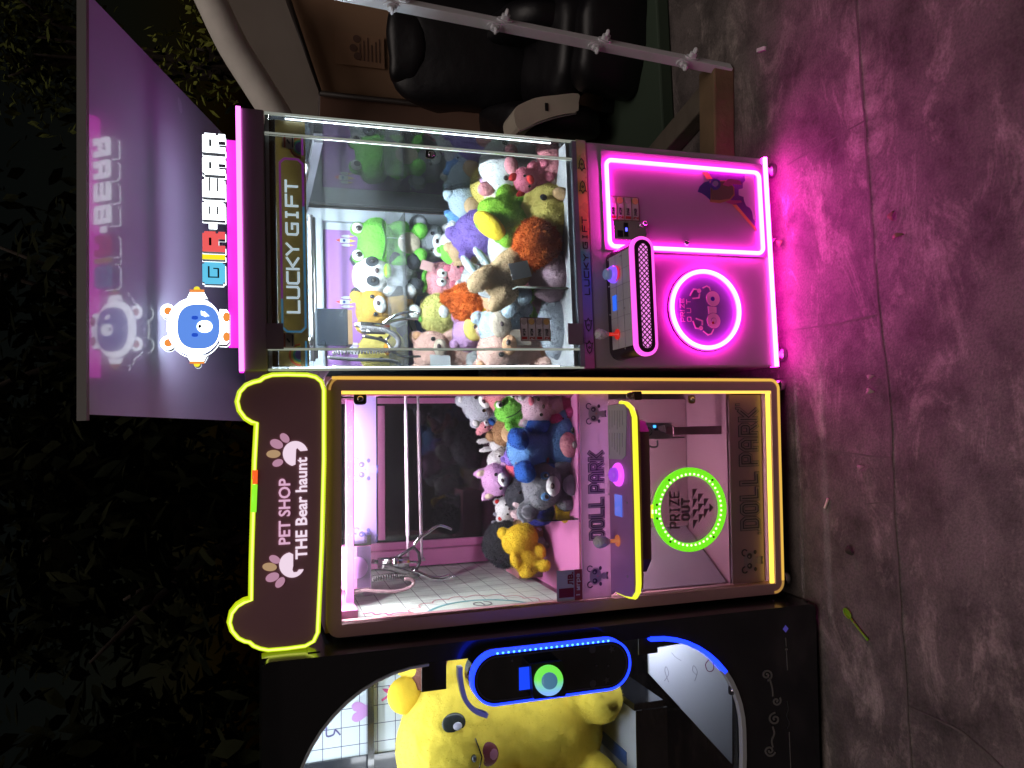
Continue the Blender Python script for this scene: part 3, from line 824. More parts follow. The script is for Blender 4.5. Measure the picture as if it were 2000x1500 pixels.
mb.ribbon([(xm1+.006, z1), (xb-.012, z1), (xb, z1-.012), (xb, z2+.012), (xb-.012, z2), (xm2+.006, z2)], .0055, bY-.0024, False, 2)
mb.ribbon([(f(594, 668)[0], z2), (f(594, 715)[0], z2)], .005, bY-.002, False, 1)
mb.ribbon([(f(594, 272)[0], z2), (f(594, 302)[0], z2)], .005, bY-.002, False, 2)
for (yy, a0, a1) in ((693, 150, 270), (289, 270, 390)):
    c = f(587, yy)
    for k, mi in enumerate((3, 4, 5, 6)):
        r0 = .030-.0052*k
        mb.flat([(c[0]+r0*math.cos(R(t)), c[1]+r0*math.sin(R(t))) for t in range(0, 181, 12)], bY-.002-.0015*k, mi)
for (yy) in (665, 278):
    c = f(562, yy)
    mb.flat(rrect(c[0]-.02, c[0]+.02, c[1]-.016, c[1]+.014, .002), bY-.0085, 7)
    mb.flat([(c[0]-.018, c[1]+.006), (c[0]+.018, c[1]+.006), (c[0]+.018, c[1]+.011), (c[0]-.018, c[1]+.011)], bY-.0098, 8)
    mb.flat([(c[0]-.004, c[1]-.006), (c[0]+.006, c[1]+.002), (c[0]+.002, c[1]+.004), (c[0]-.008, c[1]-.003)], bY-.0098, 9)
    mb.flat([(c[0]-.016, c[1]-.013), (c[0]+.014, c[1]-.013), (c[0]+.014, c[1]-.010), (c[0]-.016, c[1]-.010)], bY-.0098, 9)
mb.build('banner_print', [M('banner_ice_white', (.85, .9, .92), .4, em=(.62, .80, .92), es=.75), M('banner_cyan', (.10, .38, .7), .4, em=(.1, .4, .75), es=.25), M('banner_violet', (.38, .05, .5), .4, em=(.45, .05, .6), es=.2),  # print emits a little in place of light shining through it
    M('rb_red', (.7, .12, .06), .4), M('rb_yellow', (.75, .6, .1), .4), M('rb_green', (.1, .5, .35), .4), M('rb_violet', (.20, .15, .6), .4), M('label_cream', (.55, .45, .42), .5), M('label_red', (.4, .06, .04), .5), M('print_dark')], bn)
# gantry rails, carriage and claw
cY = .36
gr = MB()
for x, y0, y1, Y in ((612, 425, 700, .62), (606, 420, 705, .12)):
    a, b = LK.p(x, y0, Y), LK.p(x, y1, Y)
    gr.tube([a, (a.x+(b.x-a.x), Y, a.z)], .007, n=8)
for xx in (.09, .585):
    gr.tube([(xx, .1, 1.50), (xx, .78, 1.50)], .010, n=8)
gr.build('gantry_rail', m_steel, lk)
c0, c1 = LK.p(688, 675, cY), LK.p(618, 602, cY)
cr = MB().box(c0.x, c1.x, cY, cY+.14, c0.z+.012, c1.z).build('carriage', M('gloss_black', (.015, .02, .03), .12, coat=.6), lk, bev=.003)
MB().box(c0.x+.004, c1.x-.004, cY-.002, cY+.13, c0.z-.002, c0.z+.0115).build('carriage_tray', M('copper_tray', (.40, .24, .13), .35, .5), cr)
cl = MB()
P3 = lambda pts, Y=cY: [tuple(LK.p(x, y, Y)) for x, y in pts]
cw = MB(); cw.tube(P3([(692, 634), (706, 635), (760, 640)]), [.006, .012, .012], n=12)
cw.tube(P3([(706, 646), (752, 648)]), .009, n=10)
claw = cw.build('claw', m_chrome, lk)
def prong(pts, Y0, Y1, name='prong'):
    n = len(pts); q = [tuple(LK.p(x, y, Y0+(Y1-Y0)*i/(n-1))) for i, (x, y) in enumerate(pts)]
    s_ = smooth(q, 6); MB().tube(s_, [.0055-.002*i/len(s_) for i in range(len(s_))], n=8).build(name, m_chrome, claw)
prong([(748, 632), (762, 622), (785, 611), (805, 609), (818, 613)], cY, cY-.05)
prong([(745, 636), (765, 628), (790, 623), (816, 624)], cY, cY+.05)
prong([(708, 656), (752, 666), (768, 687), (790, 696), (822, 696)], cY, cY-.03)
MB().tube(P3([(752, 666), (762, 656)]), .004, n=8).build('prong_link', m_chrome, claw)
def coil(center, r, turns, name, mat, parent, wire=.0026):
    C = smooth(center, 8); pts = []
    tot = turns*12
    for i in range(tot+1):
        t = i/tot*(len(C)-1); k = min(int(t), len(C)-2); c = C[k].lerp(C[k+1], t-k)
        d = (C[k+1]-C[k]).normalized()
        if not i: u = d.orthogonal().normalized()
        u = (u-d*u.dot(d)).normalized(); v = d.cross(u)
        an = 2*math.pi*i/12
        pts.append(c+(u*math.cos(an)+v*math.sin(an))*r)
    MB().tube(pts, wire, n=5).build(name, mat, parent)
m_cable = M('grey_cable', (.20, .19, .21), .5)
coil(P3([(704, 640), (725, 642), (752, 645), (772, 655), (779, 668), (774, 680), (760, 684), (730, 686), (690, 687), (650, 690)], cY-.03), .006, 60, 'coiled_cable', m_cable, lk)
MB().tube(smooth(P3([(640, 698), (690, 702), (745, 703), (770, 706), (781, 714), (770, 722), (735, 720), (650, 716)], .1), 6), .005, n=8).build('cable_loop', M('dark_cable', (.09, .09, .10), .4), lk)
# prize chute of clear acrylic
acr = glass('clear_acrylic', 1.5, (.97, .98, .95), .03)
ch = MB()
p0, p1 = LK.p(1100, 697, .05), LK.p(1005, 563, .05)
MB().box(p1.x-.002, p1.x+.002, .03, .32, ZG+.03, p1.z).build('chute_wall', acr, lk)
MB().box(.07, p1.x-.003, .318, .322, ZG+.03, p1.z-.01).build('chute_wall', acr, lk)
MB().tube([(p1.x, .03, p1.z), (p1.x, .32, p1.z)], .003, n=6).build('chute_rim', M('clear_rim', (.6, .62, .55), .15, trans=.5), lk)
MB().tube([(p1.x, .03, ZG+.03), (p1.x, .03, p1.z)], .003, n=6).build('chute_rim', M('clear_rim', (.6, .62, .55), .15, trans=.5), lk)
# price card
def coin_card(x0, y0, x1, y1, Y, parent, dim=1.):
    a, b = LK.p(x0, y1, Y), LK.p(x1, y0, Y)
    X0, X1, Zt, Zb = a.x, b.x, a.z, b.z
    mb = MB(); h = (Zt-Zb)/4; wd = X1-X0
    pp_ = rrect(X0, X1, Zb, Zt, .004); mb.add([(x_, Y, z_) for x_, z_ in pp_], [tuple(range(len(pp_)-1, -1, -1))], 0)
    mb.ribbon(rrect(X0+.001, X1-.001, Zb+.001, Zt-.001, .004), .0016, Y-.0015, True, 3)
    for k in range(4):
        zc = Zt-h*(k+.5)
        mb.flat(oval(X1-wd*.17, zc, h*.40, h*.40, 14), Y-.0015, 1 if k % 2 == 0 else 2)
        if k: mb.ribbon([(X0+.003, Zt-h*k), (X1-.003, Zt-h*k)], .0008, Y-.0015, False, 3)
    c = mb.build('price_card', [M('card_pale', (.80, .74, .78), .5, trans=.4) if parent is lk else M('card_plain', (.60, .52, .56), .5), M('coin_silver', (.42, .38, .36), .4), M('coin_gold', (.55, .38, .14), .4), M('card_brown', (.16, .06, .04), .5)], parent)
    if parent is not lk: c = parent
    for k, (n_, wv) in enumerate((('1', 'игра'), ('2', 'игри'), ('1', 'рунд'), ('2', 'рунда'))):
        zc = Zt-h*(k+.5)
        text_mesh('price_figure', n_, X0+wd*.07, X0+wd*.18, zc-h*.34, zc+h*.34, Y-.0012, M('card_red', (.4, .03, .03), .5), c, .03)
        text_mesh('price_word', wv, X0+wd*.23, X0+wd*.52, zc-h*.22, zc+h*.2, Y-.0012, m_black, c, .03)
coin_card(1017, 621, 1074, 666, -.002, lk)

# service door with neon outline
dY = -.006
A1, A2, A3, A4 = LK.p(1172, 292, 0), LK.p(1493, 322, 0), LK.p(1497, 503, 0), LK.p(1178, 490, 0)
dx0, dx1 = (A4.x+A3.x)/2, (A1.x+A2.x)/2; dz0, dz1 = (A2.z+A3.z)/2+.004, (A1.z+A4.z)/2
dr = MB().box(dx0, dx1, dY, -.001, dz0, dz1).build('service_door', M('door_lilac', (.34, .24, .34), .45, var=.05), lk, bev=.002)
B1, B2, B3, B4 = LK.p(1185, 311, -.012), LK.p(1485, 338, -.012), LK.p(1488, 493, -.012), LK.p(1191, 482, -.012)
nx0, nx1, nz0, nz1 = (B4.x+B3.x)/2, (B1.x+B2.x)/2, (B2.z+B3.z)/2, (B1.z+B4.z)/2
neon('neon_outline', [(x, dY-.008, z) for x, z in rrect(nx0, nx1, nz0, nz1, .018, 6)], .0052, m_mag_core, m_mag, dr)
# rocket picture
dq = lambda pts: [LK.q(x, y, dY) for x, y in pts]
zz = lambda X, Y_: (1360+X*.1333, 300+Y_*.1333)
mb = MB()
def dz(pts, mi, k=0): mb.flat(dq([zz(a, b) for a, b in pts]), dY-.0016-.0016*k, mi, t=.001)
dz([(120, 262), (700, 290), (860, 310), (868, 1130), (520, 730), (200, 420)], 0)
dz([(70, 262), (150, 262), (228, 372), (150, 385)], 1, 1)
dz([(520, 750), (580, 750), (880, 1105), (875, 1150)], 1, 1)
dz([(705, 290), (830, 305), (868, 1010), (820, 960), (810, 860), (775, 800), (720, 770), (690, 700), (682, 640), (612, 615), (610, 530), (672, 515), (670, 440), (705, 400), (700, 345)], 2, 2)
dz([(185, 405), (440, 400), (540, 500), (545, 620), (480, 690), (330, 735), (185, 720)], 3, 3)
dz([(195, 420), (430, 420), (520, 500), (525, 600), (470, 670), (330, 690), (205, 685)], 4, 4)
dz([(0, 570), (30, 490), (90, 435), (165, 412), (190, 480), (185, 690), (120, 630), (60, 590)], 5, 4)
mb.flat([LK.q(*zz(255+78*math.cos(t/10*6.283), 462+84*math.sin(t/10*6.283)), dY) for t in range(10)], dY-.0098, 5)
mb.flat([LK.q(*zz(253+42*math.cos(t/10*6.283), 455+42*math.sin(t/10*6.283)), dY) for t in range(10)], dY-.0114, 6)
dz([(365, 470), (430, 385), (520, 390), (620, 410), (640, 470), (520, 460), (450, 495)], 7, 5)
dz([(400, 720), (470, 695), (630, 700), (640, 725), (500, 755)], 7, 5)
mb.build('rocket_picture', [M('pic_purple', (.12, .03, .22), .5), M('pic_orange', (.6, .22, .08), .5), M('pic_cloud', (.42, .30, .42), .5), M('pic_tan', (.42, .2, .1), .5), M('pic_brown', (.16, .09, .08), .5), M('pic_indigo', (.06, .04, .25), .5), M('pic_lilac', (.3, .2, .45), .5), M('pic_rose', (.42, .06, .22), .5)], dr)
coin_card(1190, 386, 1247, 429, dY-.0015, dr)
# coin slot
a, b = LK.p(1196, 468, dY), LK.p(1262, 436, dY)
cs = MB().rbox(a.x, b.x, dY-.012, dY-.001, b.z+.008, a.z, .003).build('coin_slot', m_chrome, dr)
mb = MB()
mb.box(a.x+.006, a.x+.026, dY-.014, dY-.0125, a.z-.03, a.z-.012); mb.box(a.x+.008, b.x-.006, dY-.0135, dY-.0125, a.z-.048, a.z-.034)
mb.build('slot_opening', m_black, dr)
MB().box((a.x+b.x)/2-.004, (a.x+b.x)/2+.006, dY-.0155, dY-.0138, a.z-.044, a.z-.038).build('coin_display', lamp_mat('blue_digit', (.08, .08, 1), 4), dr)
MB().lathe([(.007, 0), (.007, -.016), (.004, -.018)], (b.x-.008, dY-.0125, b.z+.018), 'Y', 14).build('return_button', m_chrome, dr)
q = LK.q(1340, 475, dY)
mb = MB(); mb.lathe([(.009, 0), (.009, -.004), (.006, -.006)], (q[0], dY-.001, q[1]), 'Y', 18, 0); mb.box(q[0]-.0012, q[0]+.0012, dY-.0085, dY-.0072, q[1]-.004, q[1]+.004, 1)
mb.build('door_lock', [m_chrome, m_black], dr)

# prize door
c = LK.q(1376, 605, -.006); e1, e2 = LK.q(1376, 532, -.006), LK.q(1376, 678, -.006)
rr = (e1[0]-e2[0])/2
e3, e4 = LK.q(1310.5, 605, -.006), LK.q(1443, 605, -.006)
rz_ = (e3[1]-e4[1])/2; c = ((e1[0]+e2[0])/2, (e3[1]+e4[1])/2); rr = (rr+rz_)/2
pd = MB().prism(oval(c[0], c[1], rr+.009, rr+.009, 48), -.005, -.0008).build('prize_door', M('prize_rim', (.30, .18, .30), .4), lk)
neon('neon_ring', [(x, -.013, z) for x, z in oval(c[0], c[1], rr, rr, 56)], .0056, m_mag_core, m_mag, pd)
MB().prism(oval(c[0], c[1], rr-.008, rr-.008, 48), -.0065, -.0052).build('prize_flap', M('prize_violet', (.22, .17, .46), .25, coat=.3), pd)
zc = lambda X, Y_: (1280+X*.13333, 500+Y_*.13333)
cq = lambda X, Y_: LK.q(*zc(X, Y_), -.007)
mb = MB()
def circ(X, Y_, r, mi, k):
    q = cq(X, Y_); s_ = abs(cq(X, Y_+r)[0]-q[0]); mb.flat(oval(q[0], q[1], s_, s_, 22), -.008-.0014*k, mi, t=.001)
for X, Y_ in ((840, 627), (850, 950)):
    circ(X, Y_, 118, 1, 0); circ(X, Y_, 112, 0, 1)
mb.flat([cq(765, 735), cq(895, 748), cq(897, 835), cq(775, 850)], -.0075, 0, t=.0006)
circ(832, 630, 33, 2, 2); circ(846, 952, 46, 3, 2); circ(846, 952, 38, 0, 3); circ(828, 982, 20, 4, 4)
def arm(pts, wd): mb.ribbon([cq(a, b) for a, b in pts], wd, -.0079, False, 0)
arm([(805, 500), (790, 460), (750, 440), (700, 465)], .0042); circ(640, 510, 32, 0, 0)
arm([(605, 490), (560, 485), (510, 575)], .0044); arm([(648, 560), (640, 612), (552, 622)], .0044)
arm([(850, 1080), (820, 1140), (770, 1155), (705, 1105)], .0042); circ(668, 1055, 32, 0, 0)
arm([(630, 1060), (590, 1055), (555, 960)], .0044); arm([(688, 1005), (690, 950), (600, 918)], .0044)
a, b = cq(432, 960), cq(360, 625)
strokes(mb, 'PRiZE', a[0], b[0], a[1], b[1], -.008, [(1.0, 0)], 1.9)
a, b = cq(525, 958), cq(455, 640)
strokes(mb, 'OUT', a[0], b[0], a[1], b[1], -.008, [(1.0, 0)], 4.2)
mb.build('prize_picture', [M('pic_pink', (.85, .62, .74), .5), M('pic_line', (.2, .05, .25), .5), M('pic_blue', (.06, .03, .45), .5), M('pic_violet', (.3, .12, .45), .5), M('pic_red', (.5, .02, .05), .5)], pd)

# control box
bx0, bx1, bz0, bz1, by = .022, .352, .578, .642, -.17
cb = empty('control_box', Matrix.Identity(4), None, None); cb.parent = lk
prof = rrect(bx0, bx1, bz0, bz1, .031, 8)
MB().prism(prof, by+.012, -.001).build('housing', M('housing_black', (.03, .02, .03), .25), cb)
mb = MB()
mb.box(bx0+.028, bx1-.028, by+.014, -.03, bz1+.0005, bz1+.004, 0)
for k in range(1, 6): mb.box(bx0+.028+k*.045, bx0+.0288+k*.045, by+.0145, -.031, bz1+.0042, bz1+.0046, 1)
for k in (1, 2): mb.box(bx0+.028, bx1-.028, by+.014+k*.042, by+.0148+k*.042, bz1+.0048, bz1+.0052, 1)
mb.build('top_plate', [M('tile_white', (.55, .52, .58), .3, var=.05), M('tile_line', (.25, .2, .3), .5)], cb)
fp = rrect(bx0-.004, bx1+.004, bz0-.004, bz1+.004, .035, 10)
mb = MB(); mb.prism(fp, by, by+.0115, 0); mb.prism(rrect(bx0+.006, bx1-.006, bz0+.006, bz1-.006, .025, 10), by-.003, by-.0005, 1)
mb.prism(rrect(bx0+.018, bx1-.018, bz0+.018, bz1-.018, .0139, 8), by-.0045, by-.0035, 2)
gx0, gx1, gz0, gz1 = bx0+.018, bx1-.018, bz0+.018, bz1-.018
k = gx0-.03
while k < gx1:
    for sg in (1, -1):
        pts = [(k, gz0), (k+(gz1-gz0), gz1)] if sg > 0 else [(k, gz1), (k+(gz1-gz0), gz0)]
        cpts = []
        lo, hi = gx0+.002, gx1-.002
        (xa, za), (xb, zb) = pts
        if xb < lo+.004 or xa > hi-.004: continue
        t0 = max(0, (lo-xa)/(xb-xa)); t1 = min(1, (hi-xa)/(xb-xa))
        mb.ribbon([(xa+(xb-xa)*t0, za+(zb-za)*t0), (xa+(xb-xa)*t1, za+(zb-za)*t1)], .0032, by-.0062-.0004*sg, False, 3, t=.001)
    k += .0150
mb.build('light_front', [M('pink_tube', (.2, .05, .15), .3, em=(1.4, .14, 1.0), es=1.0), M('front_dark', (.05, .015, .04), .4), M('pink_mesh_glow', (.2, .1, .2), .4, em=(1.1, .30, .95), es=.95), M('mesh_line', (.12, .01, .08), .5)], cb)
def on_top(x, y, z): return WD.pz(x, y, z)
q = on_top(1200, 536, bz1+.006)
bt = MB().lathe([(.026, 0), (.026, .008), (.022, .016)], (q.x, q.y, bz1+.0046), 'Z', 28).build('button', M('button_violet', (.1, .05, .3), .25, em=(.25, .10, 1.0), es=1.0), cb)
MB().lathe([(.016, 0), (.016, .014), (.012, .018)], (q.x, q.y, bz1+.0206), 'Z', 24).build('button_cap', M('button_cap', (.35, .38, .45), .3, em=(.1, .2, .5), es=.3), cb)
MB().lathe([(.02, .0), (.024, .004)], (q.x, q.y-.012, bz1+.0052), 'Z', 20).build('button_rim', M('button_red', (.2, .02, .05), .3, em=(1, .04, .12), es=.6), cb)
q = on_top(1201, 592, bz1+.005)
MB().box(q.x-.022, q.x+.022, q.y-.012, q.y+.012, bz1+.0055, bz1+.007).build('screen', M('blue_screen', (.02, .05, .2), .2, em=(.03, .16, 1), es=.9), cb)
q = on_top(1206, 653, bz1+.005)
m_crys = M('crystal', (.75, .72, .8), .08, var=.3, vs=90, bump=.8, bs=120, spec=1.)
js = MB().lathe([(.016, 0), (.015, .003), (.005, .004), (.005, .03)], (q.x, q.y, bz1+.005), 'Z', 16).build('joystick', M('joy_red', (.3, .02, .02), .3, em=(1, .03, .02), es=.5), cb)
MB().lathe([(.006, 0), (.009, .006), (.015, .018), (.017, .028), (.013, .038), (.004, .042)], (q.x, q.y, bz1+.034), 'Z', 9).build('joystick_knob', m_crys, cb)
mb = MB()
for x, y in ((1188, 508), (1190, 560), (1192, 615), (1212, 500), (1220, 602), (1222, 680)):
    q = on_top(x, y, bz1+.005); mb.lathe([(.003, 0), (.003, .0015)], (q.x, q.y, bz1+.0054), 'Z', 10)
mb.build('screws', m_chrome, cb)

# illuminated sign on top
sY = .0
bo0, bo1 = LK.q(462, 677, .02), LK.q(441, 266, .02)
MB().box(bo0[0], bo1[0], .045, .05, 1.684, bo1[1]).build('sign_board', M('magenta_acrylic', (.3, .02, .25), .3, em=(.95, .05, .85), es=.7), lk)
sg = empty('bear_sign', Matrix.Identity(4), None, None); sg.parent = lk
zb_ = lambda X, Y_: (300+X*.13333, 540+Y_*.13333)
sq = lambda X, Y_: LK.q(*zb_(X, Y_), sY)
def el_px(X, Y_, a, b, n=36, pw=1.):
    return [sq(X+x, Y_+z) for x, z in oval(0, 0, a, b, n, pw)]
hull_parts = [el_px(597, 738, 412, 432, 48), el_px(205, 507, 108, 105, 24), el_px(205, 975, 108, 105, 24), el_px(635, 195, 52, 42, 16), el_px(635, 1285, 52, 42, 16),
    [sq(*p_) for p_ in ((490, 320), (530, 235), (740, 235), (790, 325))], [sq(*p_) for p_ in ((490, 1160), (530, 1240), (740, 1240), (785, 1150))],
    [sq(*p_) for p_ in ((960, 470), (1070, 475), (1112, 530), (1112, 960), (1070, 1005), (960, 1000))]]
bk_ = MB()
for i, hp in enumerate(hull_parts): bk_.prism(hp, sY+.002+.0004*i, sY+.034+.0004*i, 0)
bk_.build('emblem_body', m_black, sg)
gw = MB()
for i, hp in enumerate(hull_parts):
    cx = sum(p_[0] for p_ in hp)/len(hp); cz = sum(p_[1] for p_ in hp)/len(hp)
    gw.prism([(cx+(x-cx)*1.02, cz+(z-cz)*1.02) for x, z in hp], sY+.0345+.0004*i, sY+.037+.0004*i, 0)
gw.build('emblem_backlight', m_white_em, sg)
fc = MB()
def fl(pts, mi, k): fc.prism(pts, sY-.0014*k-.001, sY-.0014*k, mi)
fl(hull_parts[5], 0, 0); fl(hull_parts[6], 0, 0)
for i in (1, 2): fl(hull_parts[i], 0, 0)
fl(el_px(215, 507, 62, 58, 20), 1, 1); fl(el_px(215, 975, 62, 58, 20), 1, 1)
fl([sq(*p_) for p_ in ((968, 480), (1070, 485), (1105, 540), (1105, 950), (1070, 998), (968, 992))], 0, 0)
fl(el_px(597, 738, 412, 432, 48), 3, 2); fl(el_px(597, 738, 405, 425, 48), 0, 3)
fl(el_px(660, 738, 308, 325, 40, .78), 3, 4); fl(el_px(660, 738, 302, 318, 40, .78), 2, 5)
fl(el_px(608, 612, 47, 28, 18, .7), 4, 6); fl(el_px(608, 863, 47, 28, 18, .7), 4, 6)
fl(el_px(750, 740, 113, 88, 24, .9), 0, 6); fl(el_px(680, 738, 24, 27, 14), 5, 7)
fl([sq(*p_) for p_ in ((697, 510), (738, 532), (748, 520), (818, 588), (775, 585), (772, 600), (700, 570))], 0, 6)
for Y_ in (597, 885): fl(el_px(1068, Y_, 52, 70, 20), 1, 2)
for Y_, d in ((213, -1), (1262, 1)):
    fl(el_px(635, Y_+d*25, 48, 40, 16), 6, 1); fl([sq(*p_) for p_ in ((530, Y_-18), (745, Y_-18), (745, Y_+18), (530, Y_+18))], 1, 2)
fl([sq(*p_) for p_ in ((1006, 540), (1014, 540), (1014, 940), (1006, 940))], 3, 5)
fc.build('emblem_face', [m_white_em, M('em_orange', (.3, .1, .02), .4, em=(.9, .30, .06), es=1.0), M('em_blue', (.05, .1, .4), .4, em=(.14, .33, .95), es=.85), M('em_line', (.05, .05, .3), .4, em=(.08, .12, .5), es=.6),
    M('em_navy', (.02, .05, .3), .4, em=(.02, .09, .62), es=.9), M('em_nose', (.05, .03, .08), .5), M('em_yellow', (.3, .3, .02), .4, em=(.95, .85, .05), es=1.)], sg)
# block letters
def block(y0, y1, kind, mat, nm='sign_letter'):
    a, b = LK.q(440, y0, sY), LK.q(395, y1, sY)
    x0, x1, z0, z1 = a[0], b[0], a[1], b[1]; w_, h_ = x1-x0, z1-z0
    c = .09*h_
    if kind == 'I': out = [(x0, z0), (x1, z0), (x1, z1), (x0, z1)]
    else:
        out = [(x0, z0), (x1-c, z0), (x1-c, z0+c), (x1, z0+c), (x1, z1-c), (x1-c, z1-c), (x1-c, z1), (x0+c*(kind == 'G'), z1), (x0+c*(kind == 'G'), z1-c*(kind == 'G')), (x0, z1-c*(kind == 'G'))]
        if kind == 'G': out = [(x0+c, z0), (x1-c, z0), (x1-c, z0+c), (x1, z0+c), (x1, z1-c), (x1-c, z1-c), (x1-c, z1), (x0+c, z1), (x0+c, z1-c), (x0, z1-c), (x0, z0+c), (x0+c, z0+c)]
        if kind in 'AR': out = [(x0, z0), (x0+.30*w_, z0), (x0+.30*w_, z0+.30*h_), (x0+.64*w_, z0+.30*h_), (x0+.64*w_, z0), (x1, z0), (x1, z0+.3*h_), (x1-c, z0+.3*h_), (x1-c, z0+.42*h_), (x1, z0+.42*h_), (x1, z1-c), (x1-c, z1-c), (x1-c, z1), (x0+(c if kind == 'A' else 0), z1), (x0+(c if kind == 'A' else 0), z1-c), (x0, z1-c)]
    mb = MB()
    mb.prism(out, sY+.004, sY+.03, 1); mb.prism(out, sY, sY+.0038, 0)
    cx, cz = (x0+x1)/2, (z0+z1)/2
    mb.prism([(cx+(x-cx)*1.05, cz+(z-cz)*1.04) for x, z in out], sY+.0305, sY+.033, 2)
    def slit(xa, xb, zf, t=.075):
        mb.box(x0+w_*xa, x0+w_*xb, sY-.0012, sY-.0001, z0+h_*(zf-t/2), z0+h_*(zf+t/2), 1)
    if kind == 'B': slit(.28, .72, .34); slit(.28, .72, .68)
    if kind == 'E': slit(.3, 1.01, .34); slit(.3, 1.01, .68)
    if kind in 'AR': slit(.3, .68, .66, .11)
    if kind == 'G':
        slit(.28, .8, .72); slit(.28, .72, .30)
        mb.box(x0+w_*.28, x0+w_*.33, sY-.0014, sY-.0002, z0+h_*.3, z0+h_*.72, 1); mb.box(x0+w_*.68, x0+w_*.73, sY-.0014, sY-.0002, z0+h_*.3, z0+h_*.52, 1)
    mb.build(nm, [mat, m_black, m_white_em], lk)
block(555, 511, 'G', M('letter_cyan', (.05, .2, .3), .4, em=(.12, .55, .80), es=1.05))
block(507, 496, 'I', M('letter_yellow', (.3, .25, .02), .4, em=(.95, .80, .02), es=1.05))
block(492, 451, 'R', M('letter_red', (.3, .05, .05), .4, em=(.92, .12, .12), es=.95))
for args in ((430, 392, 'B'), (386, 347, 'E'), (342, 304, 'A'), (299, 259, 'R')): block(*args, m_white_em)
a, b = LK.q(424, 447, sY), LK.q(408, 434, sY)
mb = MB(); mb.box(a[0], b[0], sY, sY+.0038, a[1], b[1], 0); mb.box(a[0], b[0], sY+.004, sY+.03, a[1], b[1], 1); mb.build('sign_hyphen', [m_white_em, m_black], lk)
# ------------------------------------------------------------------ DOLL PARK machine (yellow outline)
pt = empty('claw_machine', PT.m, 'mauve claw machine with yellow light outline under a bear-eared shop sign', 'claw machine', 'claw machines in a row')
PW, PH, PD = .6825, 1.418, .82
F = lambda x, y, Y=0.: PT.q(x, y, Y)
ox0, ox1, oz0, oz1 = F(850, 1232)[0], 0.0, 0.0, PH
ix0, ix1, iz0, iz1 = -.650, -.040, .032, 1.380
def ring_prism(mb, outer, inner, y0, y1, mi=0):
    n = len(outer)
    v = [(x, y0, z) for x, z in outer]+[(x, y0, z) for x, z in inner]+[(x, y1, z) for x, z in outer]+[(x, y1, z) for x, z in inner]
    f = []
    for i in range(n):
        j = (i+1) % n
        f += [(i, n+i, n+j, j), (2*n+i, 2*n+j, 3*n+j, 3*n+i), (i, j, 2*n+j, 2*n+i), (n+j, n+i, 3*n+i, 3*n+j)]
    mb.add(v, f, mi)
po_ = rrect(-PW, 0, 0, PH, .034, 6); pi_ = rrect(ix0, ix1, iz0, iz1, .0006, 6)
mb = MB(); ring_prism(mb, po_, pi_, -.004, .05); mb.build('front_frame', m_frame, pt)
m_side = M('pink_cabinet', (.42, .20, .32), .45, var=.06)
mb = MB()
mb.box(-PW, -PW+.012, .0505, PD, .0, .70); mb.box(-.012, 0, .0505, PD, .0, .70); 
mb.box(-PW+.0125, -.0125, PD-.012, PD, .0, .66); mb.box(-PW+.0125, -.0125, .0505, PD-.0125, 0, .012)
mb.build('cabinet', m_side, pt)
MB().box(-PW, 0, .0505, PD, 1.395, PH).build('roof', m_side, pt)
for fx, fy in ((-.02, .05), (-PW+.035, .05), (-.03, PD-.05), (-PW+.04, PD-.05)):
    MB().lathe([(.010, .0), (.010, -.02), (.02, -.024), (.024, -.05+.004), (.02, -.053)], (fx, fy, 0), n=14).build('foot', m_chrome, pt)
# outer and inner light bars
def bar(pts, wd, Y, mat, name='light_bar', t=.006):
    mb = MB(); mb.ribbon(pts, wd, Y, False, 0, t=t); return mb.build(name, mat, pt)
oR, oB = -.006, .006
bar([(oR, 1.40), (oR, .036)], .0085, -.0065, m_amber, t=.0022)
arc = [(oR-.03+.03*math.cos(R(a)), oB+.03-.03*math.sin(R(a))) for a in range(4, 91, 8)]
bar(arc+[(-.33, oB)], .008, -.0065, m_amber, t=.0022)
bar([(-.33, oB), (-PW+.045, oB)], .008, -.0065, m_amber, t=.0022)
arc2 = [(-PW+.006+.03-.03*math.sin(R(a)), oB+.03-.03*math.cos(R(a))) for a in range(0, 91, 8)]
bar(arc2, .007, -.0065, m_amber_dim, t=.0022)
arc3 = [(oR-.03+.03*math.cos(R(a)), 1.41-.03+.03*math.sin(R(a))) for a in range(0, 91, 8)]
bar(arc3, .006, -.0063, m_amber_dim, t=.002)
bar([(ix1-.004, 1.374), (ix1-.004, iz0)], .010, -.001, M('amber_inner', (.1, .1, .02), .3, em=(1.0, .60, .10), es=1.5))
bar([(ix1-.008, iz0+.006), (ix0+.0, iz0+.006)], .014, .004, lamp_mat('amber_bottom', (.95, .70, .08), 1.7))
bar([(ix0+.005, iz0+.01), (ix0+.005, .63)], .008, .002, m_amber_dim) if False else None
